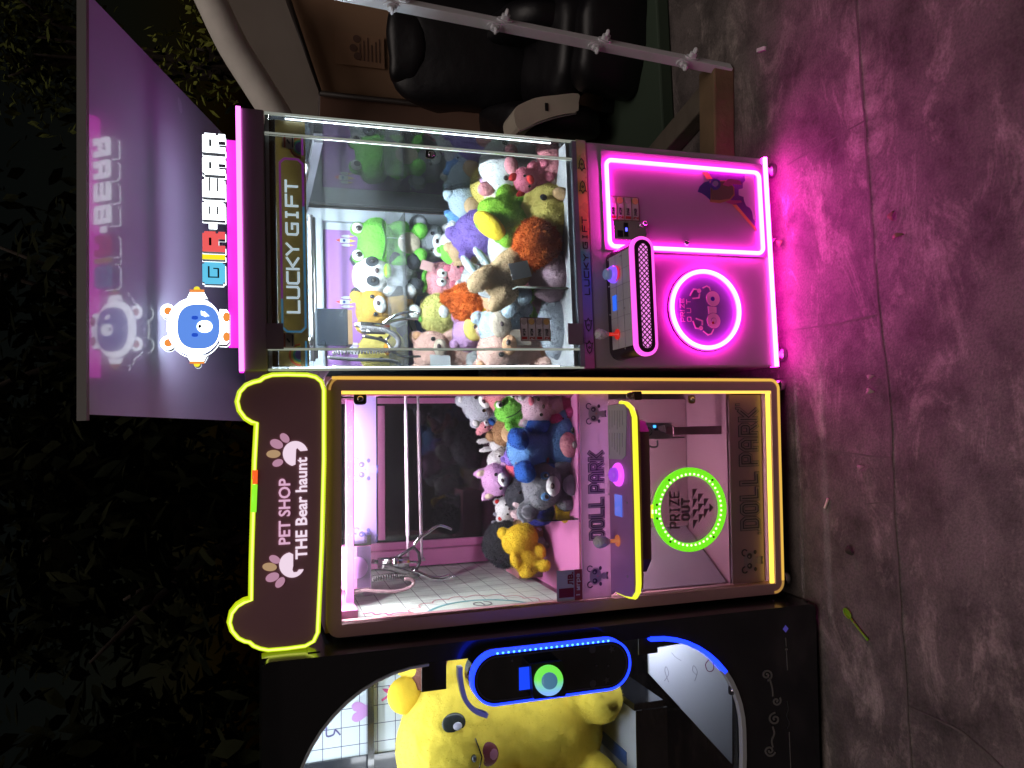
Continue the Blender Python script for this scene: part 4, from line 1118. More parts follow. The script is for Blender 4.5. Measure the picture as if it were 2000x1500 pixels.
# sign with bear ears
outer = [(632, 762), (632, 900), (628, 1060), (620, 1235), (612, 1252), (596, 1261), (560, 1266), (524, 1269), (508, 1266), (496, 1261), (488, 1254), (478, 1252), (466, 1246), (454, 1232), (449, 1216), (453, 1198), (464, 1184), (477, 1176), (491, 1172), (492, 1100), (495, 1000), (498, 900), (502, 826), (492, 824), (479, 816), (468, 801), (464, 784), (469, 766), (481, 753), (495, 747), (508, 744), (516, 738), (532, 733), (560, 732), (600, 733), (616, 737), (627, 746)]
sgn = [F(x, y, -.02) for x, y in outer]
def grow(pts, d):
    n = len(pts); out = []
    ar = sum(pts[i][0]*pts[(i+1) % n][1]-pts[(i+1) % n][0]*pts[i][1] for i in range(n))
    s_ = 1 if ar > 0 else -1
    for i in range(n):
        a, b, c = Vector(pts[i-1]), Vector(pts[i]), Vector(pts[(i+1) % n])
        d1, d2 = (b-a).normalized(), (c-b).normalized()
        m = Vector((d1.y, -d1.x))+Vector((d2.y, -d2.x)); m = m.normalized() if m.length > 1e-6 else Vector((d1.y, -d1.x))
        out.append(tuple(b+m*d*s_/max(.6, m.dot(Vector((d1.y, -d1.x))))))
    return out
MB().prism(grow(sgn, -.003), -.022, .03).build('sign_panel', M('sign_maroon', (.36, .18, .21), .55, var=.06), pt)
mb = MB(); mb.tube([(x, -.018, z) for x, z in sgn], .0066, True, 8, 0); mb.tube([(x, -.0236, z) for x, z in sgn], .0024, True, 6, 2)
mb.ribbon(sgn, .016, -.012, True, 1, t=.012)
mb.build('sign_tube', [m_yel, m_yel_in, m_yel_hot], pt)
ya = F(505, 917, -.02)
mb = MB(); sub = [F(x, y, -.02) for x, y in ((498.4, 918), (497.8, 945))]; mb.tube([(x, -.0195, z) for x, z in sub], .0073, n=8, mi=0)
sub = [F(x, y, -.02) for x, y in ((497.8, 946), (495.6, 1000))]; mb.tube([(x, -.0195, z) for x, z in sub], .0073, n=8, mi=1)
mb.build('colour_segment', [M('tube_red', (.1, .02, .02), .3, em=(1.0, .13, .02), es=1.), M('tube_green', (.05, .1, .02), .3, em=(.30, .95, .03), es=1.)], pt)
# sign artwork: paws and lettering
z3 = lambda X, Y_: F(400+X*.3, 700+Y_*.3, -.0225)
mb = MB()
def pel(X, Y_, a, b, ang, mi):
    c, s_ = math.cos(R(ang)), math.sin(R(ang))
    mb.flat([z3(X+x*c-y*s_, Y_+x*s_+y*c) for x, y in oval(0, 0, a, b, 22)], -.0245, mi)
pel(520, 518, 36, 25, 45, 1); pel(467, 557, 44, 29, 22, 1); pel(447, 622, 46, 26, -2, 2); pel(475, 680, 36, 23, -20, 1)
def pad(X, Y_, r, a0, a1, notch):
    pts = [z3(X+r*math.cos(R(a)), Y_+r*math.sin(R(a))) for a in range(a0, a1+1, 8)]+[z3(*q) for q in notch]
    mb.flat(pts, -.0245, 0)
m_paw = lamp_mat('paw_white', (.92, .72, .86), .95)
paw_m = [m_paw, lamp_mat('paw_pink', (.75, .38, .55), .62), lamp_mat('paw_gold', (.72, .46, .25), .6)]
pad(590, 620, 82, 105, 346, [(622, 604), (602, 583), (594, 592), (590, 690)])
mb.build('paw_print', paw_m, pt); mb = MB()
pel(455, 1308, 38, 25, 25, 1); pel(422, 1357, 47, 27, 3, 2); pel(440, 1424, 46, 28, -22, 1); pel(490, 1458, 40, 24, -50, 1)
pad(566, 1344, 82, 20, 262, [(575, 1275), (575, 1350), (570, 1375), (578, 1392), (600, 1390), (612, 1374)])
mb.build('paw_print', paw_m, pt)
a, b = F(568, 1062, -.02), F(541, 935, -.02)
t_ = text_mesh('sign_lettering', 'PET SHOP', a[0], b[0], F(567, 998, -.02)[1], F(544, 998, -.02)[1], -.0235, lamp_mat('letter_pink', (.90, .52, .74), .8), pt, .018, .002)
t_ = text_mesh('sign_lettering', 'THE Bear haunt', F(588, 1091, -.02)[0], F(590, 893, -.02)[0], F(600, 990, -.02)[1], F(577, 990, -.02)[1], -.0235, lamp_mat('letter_white', (.95, .78, .92), .95), pt, .022, .002)

# upper chamber
wz0 = .690
pgl = glass('chamber_glass', 1.42, haze=.016)
MB().box(ix0+.001, ix1-.001, .02, .024, wz0+.001, iz1-.001).build('window_pane', pgl, pt)
m_pink = M('pink_enamel', (.62, .20, .46), .35, var=.06, coat=.3)
m_pinkl = M('pink_lit_bar', (.6, .2, .5), .4, em=(1.0, .42, .85), es=.08)
m_dglass = M('black_mirror', (.010, .010, .014), .05, spec=.7)
mb = MB(); mb.box(ix0-.012, ix1+.012, PD-.03, PD-.0125, .66, 1.39); mb.build('mirror_back', m_dglass, pt)
MB().box(-.0145, -.0125+.0005, .052, PD-.031, .70, 1.39).build('side_wall', m_dglass, pt)
m_grid = grid_mat('grid_wallpaper', (.74, .86, .80), '4a5560', .062, .0011)
sw = MB().box(-.672, -.6665, .052, PD-.031, .70, 1.394).build('side_panel', m_grid, pt)
# badge, script and heart printed on the grid wall
SX = -.6655
sp = lambda x, y: (lambda q: (q.y, q.z))(PT.px(x, y, SX))
class Yz(MB):
    pass
def on_wall(mbx): return mbx.xf(Matrix(((0, 1, 0, SX), (1, 0, 0, 0), (0, 0, 1, 0), (0, 0, 0, 1))))
mb = MB()
cyy, czz = .02, sp(950, 1200)[1]; Rb = .21
clipw = lambda pts: [q for q in pts if q[0] > .056]
mb.ribbon(clipw(oval(cyy, czz, Rb*.78, Rb*.80, 60, 1., -90, 90)), .010, .0012, False, 0, t=.0008)
sc_ = []
for k in range(-6, 6):
    a = 2*math.pi*k/22; a2 = 2*math.pi*(k+1)/22
    for j in range(6):
        t = j/6; ang = a+(a2-a)*t; rr_ = Rb*(1+.10*math.sin(math.pi*t)); sc_.append((cyy+rr_*math.cos(ang), czz+rr_*math.sin(ang)))
mb.ribbon(clipw(sc_), .0032, .0012, False, 1, t=.0008)
mb.prism(clipw(oval(cyy, czz, Rb*.78, Rb*.8, 60, 1., -90, 90)), .0002, .001, 2)
q = sp(770, 1195); mb.ribbon([(q[0]+a*.001, q[1]+b*.001) for a, b in smooth([(-30, -40), (-18, 0), (-34, 20), (-6, 30), (-14, 55), (10, 62), (4, 85)], 4)], .006, .0012, False, 3, t=.0008)
q = sp(722, 1160); mb.prism([(q[0]+a*.0018, q[1]+b*.0018) for a, b in ((0, -14), (13, 0), (14, 8), (8, 13), (0, 7), (-8, 13), (-14, 8), (-13, 0))], .0004, .0014, 4)
q = sp(945, 1180); mb.ribbon([(q[0]+a*.0011, q[1]+b*.0011) for a, b in smooth([(-22, 2), (18, 6), (12, 24), (-8, 26), (-22, 6), (-14, -16), (8, -20), (24, -8)], 4)], .0045, .0018, False, 5, t=.0008)
on_wall(mb).build('wall_print', [M('badge_teal', (.10, .36, .38), .5), M('badge_rose', (.55, .25, .28), .5), M('badge_cream', (.55, .68, .60), .5), M('script_magenta', (.55, .10, .25), .5), M('heart_pink', (.55, .32, .55), .5), M('script_grey', (.16, .16, .18), .5)], sw)
# pink posts and beams
def pbar(x0, x1, y0, y1, z0, z1, mat=m_pink, name='pink_beam'): return MB().box(x0, x1, y0, y1, z0, z1).build(name, mat, pt, bev=.002)
pbar(-.66, -.60, PD-.075, PD-.031, .70, 1.39); pbar(-.60+.0005, -.572, PD-.05, PD-.031, .70, 1.39)
pbar(-.062, -.0405, PD-.06, PD-.031, .70, 1.39)
pbar(-.053, -.041, .03, .06, wz0+.012, 1.379)
pbar(-.645, -.06, .15, .175, PT.p(691, 900, .15).z, PT.p(676, 900, .15).z, M('orchid_beam', (.40, .08, .28), .4), 'front_beam')
pbar(-.56, -.07, PD-.06, PD-.032, PT.p(752, 850, PD-.06).z, PT.p(738, 850, PD-.06).z)
pbar(-.672+.006, -.63, .06, PD-.08, 1.33, 1.39)
# purple valance with panda prints
vY = .30
vz0, vz1 = PT.p(735, 900, vY).z, PT.p(692, 900, vY).z
vx0, vx1 = PT.p(710, 1063, vY).x, PT.p(710, 772, vY).x
va = MB().box(vx0, vx1, vY, vY+.004, vz0, vz1).build('valance', M('violet_board', (.36, .26, .62), .35, var=.04, em=(.3, .2, .6), es=.0), pt)
def panda(mb, cx, cz, h, Y, ln=0, face=1, pink=2, paw=True):
    def e(x, z, a, b, mi, k): mb.flat(oval(cx+x*h, cz+z*h, a*h, b*h, 16), Y-.0012*k, mi, t=.0009)
    e(0, .08, .40, .30, face, 0)
    for s_ in (-1, 1):
        mb.ribbon([(cx+s_*(.36+.13*math.cos(R(t)))*h, cz+(.36+.13*math.sin(R(t)))*h) for t in (range(-50, 200, 25))] if s_ > 0 else [(cx-(.36+.13*math.cos(R(t)))*h, cz+(.36+.13*math.sin(R(t)))*h) for t in range(-50, 200, 25)], .05*h, Y-.0016, False, ln)
        e(s_*.21, .12, .12, .12, ln, 1.5); e(s_*.19, .15, .045, .045, face, 2.6)
        e(s_*.36, -.16, .09, .07, ln, 1.5)
    e(0, -.02, .055, .045, pink, 1.5); e(0, -.36, .16, .16, face, 0)
    mb.flat([(cx+a*h, cz+b*h) for a, b in ((-.16, -.46), (0, -.49), (.16, -.46), (.16, -.56), (0, -.52), (-.16, -.56))], Y-.0016, ln, t=.0009)
mb = MB(); q = PT.p(712, 917, vY); panda(mb, q.x, q.z, .075, vY-.0015)
q = PT.p(712, 1052, vY); panda(mb, q.x, q.z, .07, vY-.0015)
m_ln, m_fc, m_pk = M('panda_line', (.035, .03, .05), .5), M('panda_face', (.50, .40, .52), .5), M('panda_pink', (.6, .25, .35), .5)
mb.build('panda_print', [M('print_blue_violet', (.13, .11, .42), .5), M('print_pale_violet', (.40, .30, .66), .5), m_pk], va)
mb = MB()
for k in range(46): mb.box(vx0+.01+k*(vx1-vx0-.02)/46, vx0+.016+k*(vx1-vx0-.02)/46, vY+.06, vY+.066, vz0-.008, vz0-.004)
mb.box(vx0, vx1, vY+.0665, vY+.075, vz0-.014, vz0+.002, 1); mb.build('drive_chain', [m_steel, m_black], pt)
# gantry rods
m_rod = M('pinkish_white_rod', (.62, .50, .62), .3, var=.05)
for (xa, ya, xb, yb, Y) in ((792, 768, 797, 1090, .34), (816, 768, 824, 1095, .42)):
    a, b = PT.p(xa, ya, Y), PT.p(xb, yb, Y)
    r = MB().tube([a, a.lerp(b, .1), a.lerp(b, .11), a.lerp(b, .86), a.lerp(b, .87), b], [.0045, .0045, .0062, .0062, .0045, .0045], n=10).build('gantry_rod', m_rod, pt)
MB().lathe([(.012, 0), (.008, .01)], tuple(PT.p(824, 1095, .42)), 'X', 14).build('rod_end', m_rod, pt)
# carriage
kY = .24
k0, k1 = PT.p(725, 1148, kY), PT.p(668, 1068, kY)
kr = MB().box(k0.x, k1.x, kY, kY+.16, k0.z, k1.z).build('carriage', m_pink, pt, bev=.002)
xm = PT.p(695, 1100, kY).z; zmid = PT.p(697, 1110, kY).z
MB().box(k0.x+.002, k1.x-.002, kY-.003, kY-.0005, k0.z+.001, zmid).build('carriage_cover', M('violet_smoke', (.10, .06, .14), .2, coat=.5), kr)
q = PT.p(697, 1108, kY)
MB().lathe([(.031, 0), (.031, -.008), (.030, -.009)], (q.x, kY-.0035, q.z), 'Y', 32).build('carriage_disc', M('orchid_disc', (.42, .20, .58), .35, var=.03), kr)
mb = MB()
for x, y in ((674, 1087), (673, 1126), (684, 1127), (671, 1136)):
    q = PT.p(x, y, kY); mb.lathe([(.004, 0), (.003, -.003)], (q.x, kY-.0002, q.z), 'Y', 10)
mb.build('carriage_screws', m_steel, kr)
tr_ = MB(); a = PT.p(668, 1063, kY); b = PT.p(732, 1055, kY)
tr_.box(k1.x+.0005, k1.x+.03, kY, kY+.12, k0.z, k0.z+.012); tr_.box(k1.x+.0005, k1.x+.006, kY-.001, kY+.12, k0.z+.0125, k1.z)
tr_.build('carriage_bracket', m_chrome, kr)
Q3 = lambda pts, Y=kY: [tuple(PT.p(x, y, Y)) for x, y in pts]
cw = MB(); cw.tube(Q3([(726, 1096), (740, 1098)], kY+.05), .006, n=10)
cw.tube(Q3([(738, 1100), (765, 1099), (798, 1097)], kY+.05), .016, n=16)
cw.tube(Q3([(764, 1099), (777, 1098)], kY+.05), .018, n=16)
cw.tube(Q3([(798, 1097), (818, 1098)], kY+.05), .004, n=8)
claw2 = cw.build('claw', m_chrome, pt)
def prong2(pts, Y0, Y1, r=.006):
    n = len(pts); q = [tuple(PT.p(x, y, Y0+(Y1-Y0)*i/(n-1))) for i, (x, y) in enumerate(pts)]
    s_ = smooth(q, 6); MB().tube(s_, [r-r*.4*i/len(s_) for i in range(len(s_))], n=8).build('prong', m_chrome, claw2)
prong2([(808, 1065), (820, 1050), (836, 1040), (855, 1027), (870, 1029), (882, 1034)], kY+.05, kY+.07)
prong2([(808, 1114), (826, 1122), (845, 1130), (868, 1131), (888, 1126)], kY+.04, kY)
prong2([(806, 1112), (822, 1122), (840, 1127), (862, 1127), (878, 1122)], kY+.06, kY+.1)
mb = MB(); mb.tube(Q3([(772, 1090), (785, 1083), (808, 1068), (818, 1080), (820, 1098)], kY+.05), .005, n=8); mb.tube(Q3([(820, 1098), (812, 1114)], kY+.05), .005, n=8)
mb.build('prong_link', M('dark_steel', (.06, .06, .07), .3, .8), claw2)
m_coil = M('black_coil', (.02, .02, .022), .35)
coil(Q3([(748, 1106), (765, 1110), (790, 1118), (815, 1126), (800, 1124), (770, 1125), (728, 1130)], kY-.02), .0072, 58, 'coiled_cable', m_coil, pt, .0026)
MB().tube(smooth(Q3([(672, 1150), (690, 1158), (712, 1153), (745, 1155), (780, 1154), (802, 1146), (808, 1136), (800, 1131), (790, 1131)], kY-.05), 6), .0052, n=8).build('cable_loop', M('rosy_cable', (.20, .13, .15), .35), pt)
# chamber floor and lamp
MB().box(ix0-.015, ix1+.02, .052, PD-.031, .672, .682).build('chamber_floor', m_pink, pt)
m_pled = lamp_mat('pink_white_led', (1.0, .95, .98), 150)
MB().box(-.62, -.08, .056, .074, 1.387, 1.391).build('led_bar', m_pled, pt)
MB().box(-.62, -.08, .21, .224, 1.387, 1.391).build('led_bar', m_pled, pt)
# prize chute inside
acx = PT.p(1060, 1015, .08).x
MB().box(acx-.002, acx+.002, .05, .36, .683, .80).build('chute_wall', acr, pt)
MB().box(ix0+.002, acx-.003, .356, .36, .683, .79).build('chute_wall', acr, pt)
MB().box(ix0+.0, acx-.004, .36+.0005, .5, .683, .765).build('chute_block', M('salmon_foam', (.66, .26, .36), .6, var=.05), pt)
# white strip DOLL PARK with pandas
stY = .012
sz0, sz1 = .598, wz0
m_strip = M('strip_lilac_white', (.62, .46, .60), .35, var=.04, trans=.55)
st = MB().box(ix0+.002, ix1-.006, stY, stY+.006, sz0, sz1-.001).build('name_strip', m_strip, pt)
MB().box(ix0+.03, ix1-.03, .050, .056, sz0+.012, sz0+.018).build('strip_fill_bar', lamp_mat('lilac_fill', (1, .72, .98), 22), pt)  # added bar so the translucent strip looks lit from behind
f_ = lambda x, y: F(x, y, stY)
mb = MB()
a, b = f_(1172, 1050), f_(1158, 885)
strokes(mb, 'DOLL PARK', a[0], b[0], f_(1179, 970)[1]+.004, f_(1153, 970)[1], stY-.0012, [(3.0, 0), (2.2, 1), (.55, 0)], 2.9, 2.2)
st_m = [M('strip_line', (.10, .05, .14), .5), M('strip_fill', (.46, .32, .48), .45), m_pk]
mb.build('strip_lettering', st_m, st); mb = MB()
panda(mb, f_(1163, 808)[0], f_(1163, 808)[1], .062, stY-.0012); mb.build('panda_print', st_m, st); mb = MB()
panda(mb, f_(1166, 1125)[0], f_(1166, 1125)[1], .064, stY-.0012)
mb.build('panda_print', st_m, st)
# price board 1 lv
pb0, pb1 = F(1137, 1172, .016), F(1088, 1115, .016)
pbX0, pbX1, pbZ0, pbZ1 = ix0+.002, pb1[0], sz1, F(1087, 1140, .016)[1]
zs = pbZ0+(pbZ1-pbZ0)*.30
prb = MB().box(pbX0, pbX1, .0135, .0155, zs+.0005, pbZ1, 0).box(pbX0, pbX1, .0133, .0155, pbZ0, zs, 1).build('price_board', [M('board_grey', (.46, .43, .44), .5), M('board_maroon', (.30, .04, .06), .5)], pt)
wv = pbX1-pbX0
text_mesh('price_figure', '1', pbX0+wv*.12, pbX0+wv*.42, zs+.004, pbZ1-.006, .0132, M('maroon_ink', (.20, .015, .03), .5), prb, .04)
text_mesh('price_word', 'лв.', pbX0+wv*.52, pbX0+wv*.93, zs+.004, zs+.022, .0132, MATS['maroon_ink'], prb, .03)
text_mesh('price_caption', '1 игра', pbX0+wv*.16, pbX0+wv*.86, pbZ0+.005, zs-.004, .0130, M('caption_grey', (.62, .55, .57), .5), prb, .02)

# control shelf
shz = .607
P0, P1 = PT.pz(1190, 788, shz), PT.pz(1190, 1168, shz)
def shp(x, y): q = PT.pz(x, y, shz); return (q.x, q.y)
edge = [shp(1186, 795), shp(1212, 789), shp(1222, 794), shp(1230, 806), shp(1233, 830), shp(1236, 1000), shp(1239, 1140), shp(1237, 1158), shp(1231, 1166), shp(1222, 1163), shp(1195, 1140), shp(1190, 1135)]
fx = [shp(1186, 792), shp(1205, 788), shp(1217, 790), shp(1226, 799), shp(1231, 815), shp(1236, 1000), shp(1239, 1140), shp(1238, 1156), shp(1232, 1166), shp(1220, 1164), shp(1200, 1155)]
back_l = (ix0+.014, -.006); back_r = (fx[0][0], -.006)
shp_poly = [(back_r[0], -.006)]+[q for q in fx if q[1] < -.012]+[back_l]
shf = MB().slab(shp_poly, shz-.005, shz).build('control_shelf', M('orchid_shelf', (.44, .20, .48), .35, var=.04, coat=.2), pt)
mb = MB(); pth = [q for q in shp_poly[1:-1]]
mb.tube([(x, y, shz-.013) for x, y in pth], .0082, n=8)
mb.build('shelf_tube', M('shelf_yellow', (.2, .2, .02), .3, em=(.80, .86, .03), es=1.25), shf)
lo = [(x*.985-.004, y*.93) for x, y in shp_poly]
mb = MB(); mb.slab(lo, shz-.034, shz-.022); 
hx = [(-.12, -.0045), (-.13, -.09), (-.16, -.115), (-.52, -.115), (-.56, -.085), (-.58, -.0045)]
mb.slab(hx, shz-.075, shz-.0345); mb.build('shelf_housing', M('housing_mauve', (.26, .13, .2), .4), shf)
qz = lambda x, y: PT.pz(x, y, shz+.003)
nq = [qz(1186, 792), qz(1217, 789), qz(1223, 800), qz(1221, 890), qz(1214, 898), qz(1188, 896)]
nb = MB().slab([(q.x, q.y) for q in nq], shz+.0005, shz+.0018).build('notice', M('notice_paper', (.46, .46, .50), .6), shf)
mb = MB()
for r_ in range(6):
    xx = 1190+r_*5
    for (ya, yb) in ((802, 838-4*(r_ % 3)), (846, 888-5*((r_*7) % 4))):
        a, b = qz(xx, ya), qz(xx, yb); mb.ribbon([(a.x, 0), (b.x, 0)], .0012, 0, False); 
        n_ = 12*0
        for i in range(len(mb.v)-8, len(mb.v)):
            X, Y, Z = mb.v[i]; mb.v[i] = (X, (a.y+(b.y-a.y)*(X-a.x)/(b.x-a.x+1e-9))+Z, shz+.0021+Y*.3)
mb.build('notice_text', M('ink_grey', (.14, .13, .17), .6), shf)
q = PT.pz(1204, 927, shz+.008)
MB().lathe([(.034, 0), (.033, .006), (.028, .011)], (q.x, q.y, shz+.0005), 'Z', 28).build('button', M('button_magenta', (.2, .02, .2), .25, em=(1.1, .12, 1.3), es=.95), shf)
MB().lathe([(.021, 0), (.020, .011), (.015, .015)], (q.x, q.y, shz+.0118), 'Z', 24).build('button_cap', M('button_lilac', (.2, .05, .4), .2, em=(.36, .06, .8), es=.8), shf)
q = PT.pz(1207, 987, shz+.003); q0 = PT.pz(1200, 965, shz+.003); q1 = PT.pz(1214, 1010, shz+.003)
MB().box(q1.x, q0.x, q1.y, q0.y, shz+.0004, shz+.003).build('screen', M('screen_periwinkle', (.05, .07, .25), .2, em=(.10, .16, .72), es=.9), shf)
q = PT.pz(1207, 1056, shz)
mb = MB(); mb.lathe([(.017, .0), (.016, .003), (.006, .0035), (.0055, .026)], (q.x, q.y, shz+.0004), 'Z', 18)
mb.build('joystick', M('joy_orange', (.4, .15, .06), .3, em=(1., .25, .08), es=.35), shf)
MB().lathe([(.007, 0), (.010, .006), (.017, .018), (.019, .030), (.016, .041), (.008, .048)], (q.x, q.y, shz+.027), 'Z', 12).build('joystick_knob', m_crys, shf)
mb = MB()
for x, y in ((1190, 965), (1225, 982), (1226, 1126)):
    q = PT.pz(x, y, shz); mb.lathe([(.003, 0), (.003, .0012)], (q.x, q.y, shz+.0004), 'Z', 10)
mb.build('shelf_screws', m_steel, shf)

# lower chamber
bpz = F(1427, 1000, .03)[1]
MB().box(ix0+.002, ix1-.012, .030, .033, bpz, sz0-.004).build('lower_window', pgl, pt)
m_low = M('rosy_steel', (.36, .22, .27), .35, .2, var=.10, vs=3)
lb = MB()
lb.box(-.50, -.06, .30, .31, bpz-.01, .58)
lb.build('inner_panel', m_low, pt)
MB().box(-.60, -.10, .10, .115, .588, .592).build('lower_fill_bar', lamp_mat('rose_fill', (1, .70, .82), 70), pt)  # added hidden bar to light the lower chamber
MB().box(ix0-.01, ix1+.01, .06, .50, bpz-.03, bpz-.012).build('lower_floor', m_low, pt)
mb = MB(); a = PT.p(1265, 990, .2)
mb.add([(-.50, .30, .50), (-.50, .30, bpz), (-.648, .06, bpz), (-.648, .06, .53)], [(0, 1, 2, 3)]); 
mb.build('side_baffle', M('baffle_grey', (.30, .26, .32), .35, .2, var=.2, vs=5), pt)
# illuminated prize ring
rc = F(1350, 996, .012); rq1, rq2 = F(1350, 913, .012), F(1350, 1078, .012); RR = (rq1[0]-rq2[0])/2; rc = ((rq1[0]+rq2[0])/2, (F(1276, 996, .012)[1]+F(1419, 996, .012)[1])/2)
RZ = (F(1276, 996, .012)[1]-F(1419, 996, .012)[1])/2; RR = (RR+RZ)/2
mb = MB(); ring_prism(mb, oval(rc[0], rc[1], RR, RR, 56), oval(rc[0], rc[1], RR*.80, RR*.80, 56), .012, .020, 0)
mb.prism([(rc[0]-.022, rc[1]+RR*.96), (rc[0]+.022, rc[1]+RR*.96), (rc[0]+.013, rc[1]+RR+.03), (rc[0]-.013, rc[1]+RR+.03)], .0125, .0195, 1)
pring = mb.build('prize_ring', [M('green_acrylic', (.06, .3, .01), .3, em=(.19, .88, .015), es=.95), M('neck_yellow', (.3, .3, .02), .3, em=(.75, .80, .03), es=1.1)], pt)
mb = MB(); N = 46
for k in range(N):
    a = math.pi/2+2*math.pi*(k+.5)/N; mb.ell((rc[0]+RR*.845*math.cos(a), .011, rc[1]+RR*.845*math.sin(a)), (.0036, .002, .0036), 0, nu=8, nv=5)
for s_ in (-1, 1):
    for k in range(4): mb.ell((rc[0]+s_*.003, .011, rc[1]+RR*.93+k*.012), (.0033, .002, .0033), 0, nu=8, nv=5)
mb.build('led_dots', lamp_mat('led_green_white', (.72, 1.0, .45), 2.2), pring)
mb = MB()
for a in (38, 142, 222, 318, 100, 80): mb.lathe([(.0035, 0), (.0035, -.002)], (rc[0]+RR*.92*math.cos(R(a+0)), .0118, rc[1]+RR*.92*math.sin(R(a))), 'Y', 10)
mb.build('ring_screws', m_black, pring)
pdk = MB().prism(oval(rc[0], rc[1], RR*.79, RR*.79, 48), .020, .023).build('prize_door', glass('prize_flap_haze', 1.4, (.95, .9, .93), .12), pt)
mb = MB()
z4 = lambda X, Y_: F(1130+X*.28, 760+Y_*.28, .018)
a, b = z4(705, 965), z4(637, 722)
strokes(mb, 'PRIZE', a[0], b[0], z4(700, 845)[1], z4(640, 845)[1], .0185, [(1.5, 0), (.75, 1)], 2.2)
a, b = z4(770, 908), z4(722, 768)
strokes(mb, 'OUT', a[0], b[0], z4(772, 838)[1], z4(724, 838)[1], .0185, [(2.2, 0), (1.1, 1)], 2.6)
tx, tz, ts = z4(800, 835)[0], z4(797, 835)[1], abs(z4(800, 690)[0]-z4(800, 980)[0])/4
for r_ in range(3):
    for k in range(4-r_ if r_ < 3 else 1):
        x0_ = tx-ts*2+ts*(k+.5*r_)
        mb.flat([(x0_+.06*ts, tz-r_*ts*.62), (x0_+.94*ts, tz-r_*ts*.62), (x0_+.94*ts, tz-(r_+.92)*ts*.62)], .0182, 0) if (k+r_) % 1 == 0 else None
mb.flat([(tx-ts*.45, tz-3*ts*.62), (tx+ts*.45, tz-3*ts*.62), (tx, tz-3.75*ts*.62)], .0182, 0)
mb.build('prize_print', [M('print_plum', (.17, .08, .13), .5), M('print_rose', (.36, .22, .3), .5)], pdk)
# coin mechanism
a, b = PT.p(1251, 858, .05), PT.p(1313, 825, .05)
cmk = MB().rbox(a.x, b.x, .05, .08, b.z, a.z, .004).build('coin_mechanism', M('coin_steel', (.30, .26, .28), .35, .8), pt)
mb = MB()
q = PT.p(1266, 843, .05); mb.ribbon(oval(q.x, q.z, .012, .012, 18), .0025, .0478, True, 0); mb.box(q.x-.011, q.x+.011, .047, .0485, q.z-.001, q.z+.001, 0)
q = PT.p(1290, 838, .05); mb.flat([(q.x-.012, q.z-.02), (q.x+.013, q.z-.012), (q.x+.008, q.z+.012), (q.x-.004, q.z+.008)], .046, 1); mb.box(q.x-.004, q.x+.003, .0468, .049, q.z+.01, q.z+.022, 0)
q = PT.p(1306, 842, .05); mb.flat([(q.x-.012, q.z-.012), (q.x+.012, q.z-.012), (q.x+.014, q.z+.008), (q.x-.008, q.z+.012)], .0455, 2)
mb.build('coin_details', [m_black, m_chrome, M('coin_rose', (.6, .3, .42), .25, .6)], cmk)
q = PT.p(1278, 833, .05); MB().box(q.x-.004, q.x+.004, .0465, .0495, q.z-.004, q.z+.004).build('coin_display', lamp_mat('cyan_digit', (.05, .35, 1), 2.5), cmk)
a, b = PT.p(1313, 852, .10), PT.p(1400, 832, .12)
MB().box(a.x+.004, a.x+.03, .09, .12, b.z-.03, a.z).build('coin_tube', m_low, pt)
MB().tube(smooth(Q3([(1262, 862), (1270, 872), (1283, 872), (1284, 860)], .08), 6), .003, n=6).build('coin_cable', m_black, pt)
MB().box(-.195, -.192, .30-.004, .2995, bpz, .58).build('panel_seam', m_black, pt)
q = PT.p(1353, 780, .02)
mb = MB(); mb.prism(rrect(q.x-.013, q.x+.013, q.z-.012, q.z+.012, .009), .0245, .0295, 1); mb.lathe([(.008, 0), (.008, -.005), (.005, -.007)], (q.x, .0244, q.z), 'Y', 16, 0)
mb.build('window_lock', [m_chrome, M('bronze', (.2, .13, .06), .4, .8)], pt)
q = PT.p(703, 779, .018)
mb = MB(); mb.prism(rrect(q.x-.016, q.x+.016, q.z-.017, q.z+.017, .010), .012, .018, 0); mb.lathe([(.009, 0), (.009, -.004), (.006, -.006)], (q.x, .0118, q.z), 'Y', 18, 1); mb.lathe([(.004, 0), (.004, -.0006)], (q.x, .0055, q.z), 'Y', 12, 0)
mb.build('pane_lock', [m_black, m_chrome], pt)
# kick panel with big name
kp = MB().box(ix0+.002, ix1-.012, .028, .034, iz0+.018, bpz-.002).build('kick_panel', M('kick_plum', (.30, .165, .20), .4, var=.06, coat=.2), pt)
mb = MB(); g_ = lambda x, y: F(x, y, .028)
a, b = g_(1468, 1033), g_(1462, 800)
zt_, zb2 = g_(1448, 920)[1], g_(1478, 920)[1]
strokes(mb, 'DOLL PARK', a[0]+.004, b[0]-.004, zb2, zt_, .0268, [(2.6, 0), (2.0, 1), (.5, 0)], 2.9, 2.2)
strokes(mb, '"', b[0]-.002, b[0]+.022, zt_-.018, zt_+.012, .0268, [(1.6, 0), (1.0, 1)]); strokes(mb, ',', a[0]-.020, a[0]+.0, zb2-.006, zb2+.018, .0268, [(1.6, 0), (1.0, 1)])
kp_m = [M('kick_line', (.05, .035, .05), .4), M('kick_fill', (.24, .16, .19), .4)]
mb.build('kick_lettering', kp_m, kp); mb = MB()
panda(mb, g_(1468, 1095)[0], g_(1468, 1095)[1], .075, .0268, 0, 1, 1)
mb.build('panda_print', kp_m, kp)

